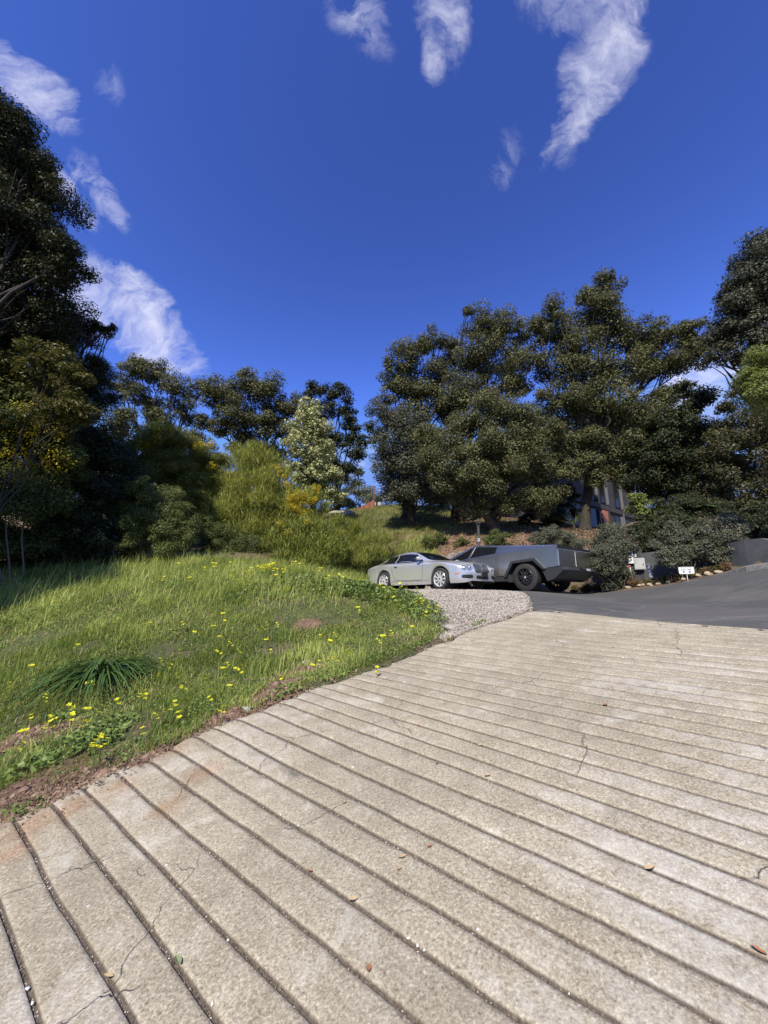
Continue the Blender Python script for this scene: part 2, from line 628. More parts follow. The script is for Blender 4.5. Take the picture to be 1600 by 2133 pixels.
B_S = smoothpath(B_PATH)
asph_poly = [tuple(p) for p in A_PATH] + [tuple(p) for p in B_S[::-1]]
gravel_poly = [P(742, 1224, 16)[:2], P(760, 1226, 13.5)[:2], P(770, 1236, 11)[:2], P(850, 1262, 8.8)[:2], P(915, 1300, 7.0)[:2], (.75, 5.5), (1.42, 5.95),
               (2.4, 6.42), P(1112, 1250, 8.4)[:2], P(1104, 1237, 10.2)[:2], P(1060, 1229, 12.2)[:2], P(1100, 1229, 16.2)[:2], P(940, 1220, 17.3)[:2], P(800, 1222, 17.3)[:2]]
gravel_poly = [tuple(p) for p in gravel_poly]

# retaining wall line (behind it the ground steps up)
WALL = np.array([P(1205, 1206, 13.9)[:2], P(1290, 1206, 13.4)[:2], P(1340, 1205, 12.9)[:2], P(1480, 1186, 11.4)[:2], P(1555, 1180, 10.2)[:2], P(1650, 1168, 9.2)[:2], (12.5, 6.5), (15.5, 3)])


def behind_wall(x, y):
    """0..1 just behind the wall"""
    out = np.zeros(np.shape(x))
    for i in range(len(WALL) - 1):
        p, q = WALL[i], WALL[i + 1]
        d = q - p; L = np.hypot(*d); d = d / L; n = np.array([-d[1], d[0]])
        al = (x - p[0]) * d[0] + (y - p[1]) * d[1]
        pe = (x - p[0]) * n[0] + (y - p[1]) * n[1]
        m = (al > -.3) & (al < L + .3) & (pe > .1) & (pe < 3.5)
        out = np.maximum(out, np.where(m, np.clip((pe - .1) / .1, 0, 1) * np.clip((3.5 - pe) / 3, 0, 1), 0))
    return out


xs = np.unique(np.concatenate([np.array([-160, -110, -75, -55, -45]), np.arange(-38, 38.1, .5), np.arange(-10, 16, .125), np.array([45, 55, 75, 110, 160])]).round(4))
ys = np.unique(np.concatenate([np.array([-120, -70, -40, -22, -14]), np.arange(-9, 44.1, .5), np.arange(2, 20, .125), np.array([48, 55, 70, 110, 170])]).round(4))
GX, GY = np.meshgrid(xs, ys)
GZ = H(GX, GY)
insc = inpoly(GX, GY, conc_poly); insa = inpoly(GX, GY, asph_poly)
grav = inpoly(GX, GY, gravel_poly)
rough_n = (fbm(GX * 1.3, GY * 1.3, 3) - .47) * .16 + (fbm(GX * 6, GY * 6, 9, 3) - .44) * .07
near = np.clip(1 - (np.hypot(GX, GY - 8) - 30) / 20, 0, 1)
paved = insc | insa
GZ = GZ + np.where(paved, 0, np.where(grav, rough_n * .25, rough_n)) * near
GZ = GZ - np.where(paved, .10, 0) + .46 * behind_wall(GX, GY)
# masks for the ground colours
orange = np.zeros_like(GX)
for (px, py, d, r) in [(60, 1690, 3.6, .75), (-60, 1700, 3.5, .9), (200, 1600, 3.9, .45), (330, 1560, 4.1, .4), (85, 1525, 4.5, .42), (560, 1450, 5.1, .45), (620, 1400, 5.9, .5), (745, 1370, 6.3, .35),
                       (480, 1490, 4.8, .25), (640, 1300, 7.6, .3), (980, 1145, 18.5, 1.8), (880, 1150, 18.5, 1.6), (1050, 1150, 18, 2), (1230, 1128, 17, 1.2), (840, 1172, 17, 1.4)]:
    p = onground(px, py) if d < 8 else P(px, py, d)
    orange = np.maximum(orange, np.clip(1.4 - np.hypot(GX - p[0], GY - p[1]) / r, 0, 1))
grassy = np.clip((P(760, 1180, 17)[0] + 0 - GX) * 2, 0, 1)
hill = np.clip((GY - 17) / 2, 0, 1)
V = np.stack([GX, GY, GZ], -1).reshape(-1, 3)
ny, nx = GX.shape
ii = (np.arange(ny - 1)[:, None] * nx + np.arange(nx - 1)[None, :]).ravel()
Q = np.stack([ii, ii + 1, ii + nx + 1, ii + nx], -1)
mg = mat('soil', (.2, .15, .1), .95); n = N(mg)
base = n.ramp(n.noise(3, 8, .65), [(.3, (.085, .06, .04)), (.55, (.15, .105, .068)), (.75, (.23, .17, .11))])
org = n.ramp(n.noise(11, 8, .7), [(.3, (.11, .062, .04)), (.5, (.20, .12, .078)), (.72, (.33, .215, .145))])
grn = n.ramp(n.noise(9, 6, .7), [(.3, (.04, .06, .015)), (.6, (.09, .11, .03)), (.8, (.17, .15, .07))])
lit = n.ramp(n.vor(26, out='Color'), [(.1, (.07, .045, .03)), (.5, (.2, .13, .08)), (.9, (.36, .26, .17))])
c = n.mix(n.attr('hill'), base, lit)
c = n.mix(n.mth('MULTIPLY', n.attr('green'), n.ramp(n.noise(2.2, 5, .7), [(.35, (0, 0, 0)), (.5, (1, 1, 1))])), c, grn)
c = n.mix(n.ramp(n.mth('ADD', n.attr('orange'), n.mth('MULTIPLY', n.mth('SUBTRACT', n.noise(7, 5, .7), .5), .9)), [(.35, (0, 0, 0)), (.6, (1, 1, 1))]), c, org)
gv = n.ramp(n.vor(34, out='Color'), [(0, (.16, .13, .11)), (.4, (.32, .27, .23)), (.8, (.44, .38, .33)), (1, (.2, .17, .14))])
c = n.mix(n.ramp(n.attr('gravel'), [(.3, (0, 0, 0)), (.7, (1, 1, 1))]), c, gv)
n.color(c)
bh = n.mth('ADD', n.noise(22, 8, .7), n.mth('MULTIPLY', n.vor(30), n.attr('gravel')))
n.bump(bh, 1.0, .04)
# green attribute: the hill's crest is greener
green = np.clip(1.2 - np.hypot(GX - P(820, 1070, 26)[0], GY - 24) / 9, 0, 1) + np.clip((9 - GX) / 30, 0, .25) + (GX < .5) * (GY < 13) * .7
ground = mesh_np('ground', V, quads=Q, mats=mg, smooth=True, attrs={
    'orange': orange.ravel(), 'gravel': grav.astype(float).ravel(), 'hill': hill.ravel(), 'green': np.clip(green, 0, 1).ravel()})
tag(ground, 'brown soil slope rising behind the parked cars', kind='structure')

# ---- quick ground lookup on the built mesh
GT = BVHTree.FromPolygons([tuple(v) for v in V], [tuple(q) for q in Q]) if False else None


def GH(x, y):
    """height of the built ground (bilinear on the grid)"""
    x = np.atleast_1d(np.asarray(x, float)); y = np.atleast_1d(np.asarray(y, float))
    i = np.clip(np.searchsorted(xs, x) - 1, 0, nx - 2); j = np.clip(np.searchsorted(ys, y) - 1, 0, ny - 2)
    fx = np.clip((x - xs[i]) / (xs[i + 1] - xs[i]), 0, 1); fy = np.clip((y - ys[j]) / (ys[j + 1] - ys[j]), 0, 1)
    return (GZ[j, i] * (1 - fx) + GZ[j, i + 1] * fx) * (1 - fy) + (GZ[j + 1, i] * (1 - fx) + GZ[j + 1, i + 1] * fx) * fy


# ------------------------------------------------------------------ concrete driveway with rain grooves
GR = [.43, .577, .731, .876, 1.03, 1.20, 1.36, 1.489, 1.631, 1.751]
while GR[-1] < 5.6:
    GR.append(GR[-1] + .148 + rng.normal(0, .006))
while GR[0] > -3.9:
    GR.insert(0, GR[0] - .148)
GR = np.array(GR)
prof = [(-.026, 0), (-.012, -.001), (-.008, -.008), (-.004, -.013), (.003, -.013), (.007, -.008), (.011, -.001), (.025, 0)]
rows = []
for i, g in enumerate(GR):
    for o, dz in prof: rows.append((g + o, dz, i))
    if i + 1 < len(GR):
        m_ = (g + GR[i + 1]) / 2
        rows += [(m_ - .02, 0.002, -1), (m_ + .025, .001, -1)]
rows += [(5.70, 0, -1), (5.78, 0, -1), (5.797, -.004, -1)]
rows.sort()
rs = np.array([r[0] for r in rows]); rz = np.array([r[1] for r in rows]); ri = np.array([r[2] for r in rows])
NT = 620
u = np.linspace(0, 1, NT) ** 1.25
TL = np.array([tleft(s) for s in rs])
Tm = TL[:, None] + (9.0 - TL)[:, None] * u[None, :]
Sm = np.repeat(rs[:, None], NT, 1)
# the lines wander a little, differently in each groove
for k in range(len(GR)):
    m_ = ri == k
    Sm[m_] += ((fbm(Tm[m_] * .9 + k * 13.7, Tm[m_] * 0 + k, 5, 4) - .47) * .030)
dep = rz[:, None] * (.75 + .6 * fbm(Tm * 2.5, Sm * 3, 21, 3))
dep = np.where((ri >= 0)[:, None] & (Sm > 4.9), dep * np.clip((5.75 - Sm) / .8, .25, 1), dep)
X, Y = ST2XY(Sm, Tm)
edge_w = np.clip(1 - (Tm - TL[:, None]) / .25, 0, 1)
jit = (fbm(Sm * 5, Sm * 0 + 3, 8, 4) - .47) * .22
X += edge_w * jit * .7; Y += edge_w * jit * -.7
Zc = H(X, Y) * .35 + plane_z(X, Y) * .65
Zc = np.where(Sm > 4.6, H(X, Y) * (.35 + .65 * np.clip((Sm - 4.6) / 1.1, 0, 1)) + plane_z(X, Y) * .65 * (1 - np.clip((Sm - 4.6) / 1.1, 0, 1)), Zc)
Zc = Zc + dep + (fbm(X * 9, Y * 9, 31, 3) - .45) * .006 - edge_w ** 3 * .02
V = np.stack([X, Y, Zc], -1).reshape(-1, 3)
nr = len(rs)
ii = (np.arange(nr - 1)[:, None] * NT + np.arange(NT - 1)[None, :]).ravel()
Q = np.stack([ii, ii + 1, ii + NT + 1, ii + NT], -1)
groove = np.clip(-dep / .012, 0, 1) * np.clip(1.05 - (Sm - 1.5) * .10, .6, 1)
mc = mat('concrete', (.4, .36, .3), .85, spec=.3); n = N(mc)
ob = n.obj()
f1 = n.noise(105, 8, .75, ob)
f2 = n.noise(5.5, 7, .65, ob, .3)
f3 = n.noise(.8, 5, .6, ob)
f1b = n.noise(70, 3, .6, ob)
f1m = n.mth('ADD', n.mth('MULTIPLY', f1, .68), n.mth('MULTIPLY', f1b, .32))
c = n.ramp(f1m, [(.35, (.14, .112, .082)), (.45, (.35, .30, .24)), (.54, (.50, .44, .36)), (.65, (.80, .74, .64))])
c = n.mix(n.mth('MULTIPLY', n.ramp(f2, [(.38, (1, 1, 1)), (.56, (0, 0, 0))]), .55), c, n.mix(1.0, c, (.70, .68, .65), 'MULTIPLY'))
c = n.mix(n.mth('MULTIPLY', n.ramp(f3, [(.4, (0, 0, 0)), (.62, (1, 1, 1))]), .55), c, n.mix(1.0, c, (.80, .80, .80), 'MULTIPLY'))
# dark specks of aggregate
sp = n.ramp(n.vor(120, ob), [(.10, (1, 1, 1)), (.2, (0, 0, 0))])
c = n.mix(n.mth('MULTIPLY', sp, .55), c, (.10, .085, .07))
wh = n.ramp(n.noise(2.6, 8, .72, n.obj((1, 1, 1)), .4), [(.56, (0, 0, 0)), (.70, (1, 1, 1))])
c = n.mix(n.mth('MULTIPLY', wh, .45), c, (.76, .73, .69))
c = n.mix(1.0, c, (.94, .935, .83), 'MULTIPLY')
c = n.mix(n.mth('MULTIPLY', n.ramp(n.attr('slab'), [(.34, (1, 1, 1)), (.56, (0, 0, 0))]), .14), c, (.16, .14, .12))
c = n.mix(n.mth('MULTIPLY', n.ramp(n.mth('ADD', n.attr('slab'), n.mth('MULTIPLY', n.mth('SUBTRACT', n.noise(14, 6, .7, ob), .5), .7)), [(.55, (0, 0, 0)), (.85, (1, 1, 1))]), .42), c, (.72, .69, .64))
# cracks
cv = n.new('ShaderNodeVectorMath', operation='ADD')
nn = n.new('ShaderNodeTexNoise'); nn.inputs['Scale'].default_value = 6; nn.inputs['Detail'].default_value = 6
n.ln(ob, nn.inputs['Vector'])
scn = n.new('ShaderNodeVectorMath', operation='SCALE'); scn.inputs['Scale'].default_value = .16
n.ln(nn.outputs['Color'], scn.inputs[0]); n.ln(ob, cv.inputs[0]); n.ln(scn.outputs[0], cv.inputs[1])
vd = n.vor(.9, cv.outputs[0], 'DISTANCE_TO_EDGE')
crk = n.mth('MULTIPLY', n.ramp(vd, [(.0008, (1, 1, 1)), (.0028, (0, 0, 0))]), n.ramp(n.noise(1.1, 3, .5, ob), [(.52, (0, 0, 0)), (.58, (1, 1, 1))]))
c = n.mix(n.mth('MULTIPLY', crk, .4), c, (.07, .055, .045))
# soil washed into the grooves, and the orange stains
gcol = n.ramp(n.noise(90, 5, .7, ob), [(.35, (.04, .03, .022)), (.6, (.13, .10, .075)), (.75, (.34, .28, .22))])
c = n.mix(n.ramp(n.attr('groove'), [(.15, (0, 0, 0)), (.75, (.92, .92, .92))]), c, gcol)
stn = n.ramp(n.mth('ADD', n.attr('stain'), n.mth('MULTIPLY', n.mth('SUBTRACT', n.noise(9, 7, .7, ob), .5), 1.1)), [(.5, (0, 0, 0)), (1.0, (.62, .62, .62))])
c = n.mix(stn, c, n.mix(1.0, c, (.84, .58, .43), 'MULTIPLY'))
n.color(c)
n.bump(n.mth('ADD', f1m, n.mth('MULTIPLY', crk, -1.5)), .85, .007)
stain = np.zeros_like(X)
for (px, py, d, r) in [(420, 1610, 3.6, .33), (350, 1680, 3.2, .26), (250, 1640, 3.5, .30), (60, 1720, 3.2, .5), (360, 1560, 4.0, .3), (150, 1680, 3.3, .35), (20, 1780, 2.8, .3)]:
    p = P(px, py, d); q = p * (plane_z(0, 0) / (p[2] - PA * p[0] - PB * p[1])) if False else None
    r3 = ray(px, py); q = r3 * (-1.5 / (r3[2] - PA * r3[0] - PB * r3[1]))
    stain = np.maximum(stain, np.clip(1.1 - np.hypot(X - q[0], Y - q[1]) / r, 0, 1))
stain = np.maximum(stain, .75 * np.clip(1 - (Tm - TL[:, None]) / .35, 0, 1) * (Sm < 1.9))
sl_i = np.searchsorted(GR, Sm)
g_lo = GR[np.clip(sl_i - 1, 0, len(GR) - 1)]
frac = np.clip((Sm - g_lo) / .15, 0, 1)
slab = .45 * fbm(Tm * 1.3 + sl_i * 7.3, sl_i * 3.1 + frac * 1.2, 77, 4) + .55 * fbm(X * .9, Y * .9, 78, 5) + .10 * np.cos(frac * 6.28) * (fbm(Tm * .8 + sl_i * 3.3, sl_i * 1.7, 12, 2) - .2)
slab = slab * 1.06
o = mesh_np('driveway', V, quads=Q, mats=mc, smooth=True, attrs={'groove': groove.ravel(), 'stain': stain.ravel(), 'slab': slab.ravel()})
tag(o, 'grooved pale concrete driveway sloping up to the asphalt', kind='structure')

# ------------------------------------------------------------------ asphalt
NA, NB = 170, 60
Ap = resample(A_PATH, NA); Bp = resample(B_S, NA)
k = np.linspace(0, 1, NB)[None, :, None]
AG = Ap[:, None, :] * (1 - k) + Bp[:, None, :] * k
AX, AY = AG[..., 0], AG[..., 1]
AZ = H(AX, AY) + .012 - np.clip(1 - np.linspace(0, 1, NB)[None, :] * 40, 0, 1) * .016
V = np.stack([AX, AY, AZ], -1).reshape(-1, 3)
ii = (np.arange(NA - 1)[:, None] * NB + np.arange(NB - 1)[None, :]).ravel()
Q = np.stack([ii, ii + NB, ii + NB + 1, ii + 1], -1)
ma = mat('asphalt', (.05, .05, .05), .75, spec=.4); n = N(ma)
ob = n.obj()
c = n.ramp(n.noise(60, 6, .7, ob), [(.3, (.052, .051, .048)), (.7, (.118, .115, .108))])
patch = n.ramp(n.noise(.7, 3, .4, n.obj((1, .6, 1)), .6), [(.50, (0, 0, 0)), (.53, (1, 1, 1))])
c = n.mix(n.mth('MULTIPLY', patch, .5), c, n.mix(1.0, c, (1.5, 1.42, 1.35), 'MULTIPLY'))
stk = n.ramp(n.noise(1.6, 9, .75, n.obj((.5, 2.0, 1)), 1.2), [(.52, (0, 0, 0)), (.72, (1, 1, 1))])
c = n.mix(n.mth('MULTIPLY', stk, .35), c, (.30, .27, .24))
n.color(c); n.bump(n.noise(80, 5, .7, ob), .5, .005)
o = mesh_np('asphalt_road', V, quads=Q, mats=ma, smooth=True)
tag(o, 'dark grey asphalt road turning up to the right', kind='structure')
M['conc_plain'] = noisy('kerb_concrete', (.16, .15, .14), (.30, .28, .255), 14, .85, .4, .006)
# scuffs of pale dust on the asphalt
mb = MB()
M['dust'] = noisy('dust_scuff', (.20, .18, .16), (.34, .31, .27), 40, .95, 0)
n = N(M['dust'])
n.ln(n.mth('MULTIPLY', n.ramp(n.noise(16, 6, .75), [(.42, (0, 0, 0)), (.62, (1, 1, 1))]), .75), n.b.inputs['Alpha'])
for (x0, y0, x1, y1, wd) in [(1105, 1252, 1165, 1259, .035), (1112, 1262, 1205, 1272, .035), (1245, 1267, 1320, 1279, .05), (1215, 1258, 1290, 1261, .03), (1490, 1264, 1530, 1273, .025), (1330, 1271, 1345, 1262, .03)]:
    pts = []
    for k_ in np.linspace(0, 1, 14):
        r3 = ray(x0 + (x1 - x0) * k_, y0 + (y1 - y0) * k_ + 1.2 * math.sin(k_ * 3))
        lo, hi = 3.0, 16.0
        tt = np.linspace(lo, hi, 300); hz = H(r3[0] * tt, r3[1] * tt) + .012
        hit = np.argmax(r3[2] * tt < hz); q = r3 * tt[hit]
        pts.append(q)
    pts = np.array(pts); d = np.gradient(pts[:, :2], axis=0); d /= np.linalg.norm(d, axis=1)[:, None]; nn_ = np.stack([-d[:, 1], d[:, 0]], 1)
    ww = wd * np.sin(np.linspace(.25, 2.9, 14)) * (1 + .5 * rng.normal(0, 1, 14)) * .8
    a_ = pts[:, :2] + nn_ * ww[:, None]; b_ = pts[:, :2] - nn_ * ww[:, None]
    Vv = [(p[0], p[1], H(p[0], p[1])[0] + .017) for p in a_] + [(p[0], p[1], H(p[0], p[1])[0] + .017) for p in b_]
    mb.addm(Vv, [(i, i + 1, 14 + i + 1, 14 + i) for i in range(13)])
o = mb.build('road_dust', M['dust'], fix=False); tag(o, 'pale dusty scuffs across the asphalt', kind='stuff')

# kerb along the right of the road
kp = B_S[np.argmin(np.hypot(B_S[:, 0] - 8.3, B_S[:, 1] - 10.0)):]
kp = resample(kp, 60)
kz = H(kp[:, 0], kp[:, 1])
d = np.gradient(kp, axis=0); d /= np.linalg.norm(d, axis=1)[:, None]; nr_ = np.stack([-d[:, 1], d[:, 0]], 1)
nr_ *= np.sign((nr_ @ np.array([.6, .8])))[:, None]
ramp_ = np.clip(np.linspace(.1, 14, 60), 0, 1)
sect = [(0, -.05), (.015, .12), (.04, .14), (.2, .14), (.2, -.05)]
Vk = []
for i in range(60):
    for (a_, h_) in sect:
        h2 = h_ * ramp_[i] if h_ > 0 else h_
        Vk.append((kp[i, 0] + nr_[i, 0] * a_, kp[i, 1] + nr_[i, 1] * a_, kz[i] + h2 + .004))
Fk = [(i * 5 + j, i * 5 + j + 1, (i + 1) * 5 + j + 1, (i + 1) * 5 + j) for i in range(59) for j in range(4)]
mb = MB(); mb.addm(Vk, Fk)
o = mb.build('kerb', M['conc_plain']); tag(o, 'grey concrete kerb edging the road on the right', 'kerb')


# ------------------------------------------------------------------ foliage builders
def unit(v):
    return v / (np.linalg.norm(v, axis=-1, keepdims=True) + 1e-9)


def rdir(n):
    return unit(rng.normal(size=(n, 3)))


def leafquads(C, Nn, L, Wd, fold=.12, along=None):
    """one folded diamond per leaf"""
    n_ = len(C)
    Nn = unit(Nn)
    T = unit(np.cross(Nn, rdir(n_))) if along is None else unit(along - Nn * (along * Nn).sum(1, keepdims=True))
    Bn = np.cross(Nn, T)
    L = np.broadcast_to(L, (n_,))[:, None]; Wd = np.broadcast_to(Wd, (n_,))[:, None]
    up = Nn * (Wd * fold)
    V = np.stack([C - T * L * .5, C + Bn * Wd * .5 + up - T * L * .08, C + T * L * .5, C - Bn * Wd * .5 + up - T * L * .08], 1)
    return V.reshape(-1, 3), np.arange(n_ * 4).reshape(-1, 4)


def crown(name, clumps, leaf, lai, material, parent, sub=.34, flat=.8, aspect=.55, tone=.5, upb=.45, drop=0.0):
    """clumps: list of (centre, radius). leaves sit in leafy sub-clumps spread over the crown's volume"""
    allC, allN, allR = [], [], []
    area = leaf * leaf * aspect * .5
    for c, r in clumps:
        r3 = np.array([r, r, r * flat]) if np.isscalar(r) else np.array(r, float)
        rm = float(np.mean(r3))
        m = max(7, int(15 * (.34 / sub) ** 2 * (.75 + .5 * rng.random())))
        D = rdir(m); rr = rng.random(m) ** .42
        S = np.asarray(c) + D * rr[:, None] * r3 * .84
        rs_ = rm * sub * rng.uniform(.7, 1.6, m)
        tot = 1.45 * lai * math.pi * rm * rm / area
        wts = rs_ ** 2; cnt = (tot * wts / wts.sum()).astype(int) + 3
        idx = np.repeat(np.arange(m), cnt)
        n_ = len(idx)
        dd = rdir(n_)
        rad = rs_[idx] * (rng.random(n_) ** .38) * rng.choice([1.0, 1.18], n_, p=[.8, .2])
        pos = S[idx] + dd * rad[:, None] * np.array([1.1, 1.1, .75])
        nrm = dd * .55 + np.array([0, 0, upb]) + rng.normal(0, .38, (n_, 3)) + SUNV * .15
        sc_ = rng.normal(0, .13, m)[idx]
        allC.append(pos); allN.append(nrm); allR.append(np.clip(tone + sc_ + rng.normal(0, .13, n_), 0, 1))
    C = np.concatenate(allC); Nn = np.concatenate(allN); Rr = np.concatenate(allR)
    L = leaf * rng.uniform(.65, 1.3, len(C))
    V, Q = leafquads(C, Nn, L, L * aspect)
    return mesh_np(name, V, quads=Q, mats=material, parent=parent, attrs={'rnd': np.repeat(Rr, 4)})


SUNV = np.array([sd.x, sd.y, sd.z])


def limb(a, b, r0, r1, k=9, wob=.07, sag=.12):
    a = np.asarray(a, float); b = np.asarray(b, float)
    t = np.linspace(0, 1, k)[:, None]
    L = np.linalg.norm(b - a)
    p = a + (b - a) * t
    p[:, 2] += np.sin(t[:, 0] * np.pi) * L * sag * rng.uniform(-.3, 1)
    nz_ = np.cumsum(rng.normal(0, 1, (k, 3)), 0); nz_ -= nz_[0] + (nz_[-1] - nz_[0]) * t
    p += nz_ * wob * L / math.sqrt(k) * .5
    return p, np.linspace(r0, r1, k)


def tree(name, base, clumps, leaf, lai, lm, bm, label, cat='tree', trunk_r=.25, fork=.35, group=None, sub=.34, flat=.8, aspect=.55,
         tone=.5, twigs=5, lean=(0, 0), zbase=None, forks=1, blossom=None, crown_name='crown'):
    leaf = leaf * .86
    bx, by = base
    bz = GH(bx, by)[0] - .15 if zbase is None else zbase
    root = empty(name, (bx, by, bz), 0, label, cat, group)
    off = np.array([bx, by, bz])
    cl = [(np.asarray(c) - off, r) for c, r in clumps]
    mean = np.mean([c for c, r in cl], 0)
    Vs, Fs, nb = [], [], 0

    def put(p, r, n_=6):
        nonlocal nb
        v, f = tube_np(p, r, n_); Vs.append(v); Fs.append(f + nb); nb += len(v)
    fks = []
    for f_ in range(forks):
        top = mean * fork + np.array([lean[0], lean[1], 0]) + (rng.normal(0, .25, 3) * [1, 1, 0] * f_ * abs(mean[2]) * .3)
        top[0] = mean[0] * fork * .8 + lean[0] + (f_ - (forks - 1) / 2) * .5
        p, r = limb((0 + f_ * .25, 0, 0), top, trunk_r * (1 if f_ == 0 else .7), trunk_r * .62, 10, .05)
        r[0] *= 1.35
        put(p, r, 9); fks.append(p)
    for c, r in cl:
        fk = fks[rng.integers(len(fks))]
        s_ = fk[rng.integers(5, 10)]
        p, rr_ = limb(s_, c, trunk_r * .27, trunk_r * .06, 9, .16)
        put(p, rr_, 6)
        rm = float(np.mean(r))
        for _ in range(twigs):
            s2 = p[rng.integers(4, 9)]
            e2 = c + rdir(1)[0] * rm * rng.uniform(.6, .95)
            q, r2 = limb(s2, e2, trunk_r * .13, trunk_r * .025, 6, .12)
            put(q, r2, 4)
    mesh_np('trunk', np.concatenate(Vs), quads=np.concatenate(Fs), mats=bm, parent=root, smooth=True)
    crown(crown_name, cl, leaf, lai, lm, root, sub, flat, aspect, tone)
    if blossom:
        bmat_, fr, lf, idxs = blossom
        bc = [(cl[i][0] + np.array([0, 0, cl[i][1] * .2 if np.isscalar(cl[i][1]) else 0]), cl[i][1]) for i in idxs]
        crown('blossom', bc, lf, fr, bmat_, root, .2, flat, .8, .5)
    return root


def PC(lst, k=1.2):
    """clumps given as photo position, radius in px and camera depth"""
    out = []
    for t in lst:
        px, py, r, d = t[:4]
        out.append((P(px, py, d), r * d / FPX * k))
    return out

# ------------------------------------------------------------------ trees
def bxy(px, d):
    r_ = ray(px, 1100); return (r_[0] * d, r_[1] * d)


# left, near
SH = dict(sub=.27)
tree('bay_tree', (-12.5, 8.6), PC([(-90, 260, 110, 12.5), (15, 305, 74, 12), (60, 400, 74, 12), (-30, 430, 100, 12.5), (92, 370, 40, 12), (70, 520, 78, 12),
     (-40, 560, 110, 12.5), (142, 540, 46, 11.8), (95, 610, 66, 12), (-10, 680, 110, 12), (10, 262, 50, 11.8), (-150, 420, 130, 13), (-150, 620, 130, 13), (80, 690, 66, 12.2), (30, 470, 70, 11.6)]),
     .105, 3.0, M['bay'], M['bark_d'], 'tallest dark tree at the left edge, reaching highest into the sky', trunk_r=.34, aspect=.42, tone=.42, flat=.95, **SH)
tree('cedar_tree', bxy(90, 15), PC([(165, 690, 42, 15), (110, 720, 60, 15), (190, 765, 40, 15), (215, 830, 38, 15.4), (150, 800, 60, 15), (80, 820, 80, 15), (222, 690, 14, 14.8), (200, 678, 16, 15), (236, 682, 8, 14.7),
     (175, 900, 70, 15.5), (90, 930, 80, 15.5)]),
     .10, 2.8, M['oak_dark'], M['bark_d'], 'dark tree with one thin bare branch poking right towards the cloud', trunk_r=.25, aspect=.3, tone=.35, **SH)
tree('broadleaf_tree', (-10.2, 9.6), PC([(90, 750, 50, 11.6), (150, 780, 34, 11.4), (40, 800, 70, 11.6), (120, 850, 60, 11.4), (-40, 800, 90, 12), (175, 860, 30, 11.4)]),
     .13, 2.6, M['olive'], M['bark_d'], 'yellowish green leafy tree low in front of the tallest left tree', trunk_r=.09, aspect=.36, tone=.3, **SH)
tree('oak_tree', bxy(330, 27), PC([(285, 765, 34, 27), (325, 775, 32, 27), (255, 800, 28, 27), (300, 830, 40, 27), (365, 805, 34, 27), (390, 850, 34, 27.5), (260, 870, 34, 26), (340, 880, 34, 27), (240, 900, 30, 26), (425, 880, 22, 27.5), (300, 920, 40, 27), (400, 920, 32, 27), (418, 805, 20, 27)]),
     .17, 2.3, M['oak'], M['bark_d'], 'open crowned oak on the left skyline with blue sky showing through its branches', trunk_r=.33, tone=.5, twigs=7, sub=.3)
tree('oak_tree', bxy(540, 27), PC([(470, 815, 38, 27), (520, 805, 36, 27), (565, 815, 40, 27), (600, 845, 34, 27), (500, 860, 44, 27), (555, 875, 46, 27), (460, 880, 30, 27), (600, 905, 30, 27), (505, 925, 36, 27), (560, 940, 40, 27.5), (445, 830, 22, 27)]),
     .17, 3.0, M['oak'], M['bark_d'], 'rounded oak on the skyline between the open crowned oak and the pale flowering tree', trunk_r=.35, tone=.5, sub=.3)
tree('oak_tree', bxy(700, 29), PC([(655, 815, 24, 28.5), (700, 820, 26, 28.5), (720, 855, 28, 28.5), (680, 860, 30, 28.5), (735, 900, 24, 28.5), (700, 920, 34, 29), (745, 940, 24, 28.5), (670, 960, 34, 29), (720, 985, 26, 29), (655, 1010, 30, 29), (695, 1040, 30, 28.5), (755, 915, 14, 28.5), (640, 890, 30, 29)]),
     .17, 2.9, M['oak_dark'], M['bark_d'], 'dark oak standing right behind the pale flowering tree', trunk_r=.3, tone=.5, sub=.3)
tree('flowering_tree', bxy(650, 23), PC([(645, 850, 24, 22.5), (640, 885, 38, 22.5), (670, 895, 30, 22.3), (630, 930, 38, 22.5), (668, 940, 34, 22.3), (625, 975, 34, 22.5), (660, 985, 40, 22.3), (690, 990, 30, 22.3), (640, 1015, 36, 22.5), (690, 1030, 26, 22.3)]),
     .21, 2.8, M['pale'], M['bark_d'], 'cone shaped tree covered with pale cream green flower clusters', trunk_r=.22, tone=.62, sub=.22, aspect=.5, fork=.6)
tree('oak_tree', bxy(748, 36), PC([(735, 1010, 24, 36), (760, 1030, 22, 36), (745, 985, 14, 36), (775, 1045, 18, 35)]), .2, 2.2, M['oak'], M['bark_d'],
     'small distant oak above the orange fence', trunk_r=.2, tone=.55)
tree('pale_shrub', bxy(722, 32), PC([(722, 1045, 14, 32), (736, 1055, 12, 32)]), .14, 2.4, M['maple'], M['bark_d'], 'small yellowish bush behind the pale rocks on the hill', cat='bush', trunk_r=.06, tone=.3)

# right group
PC0 = PC


def PC(lst, k=1.3):
    return PC0(lst, k)


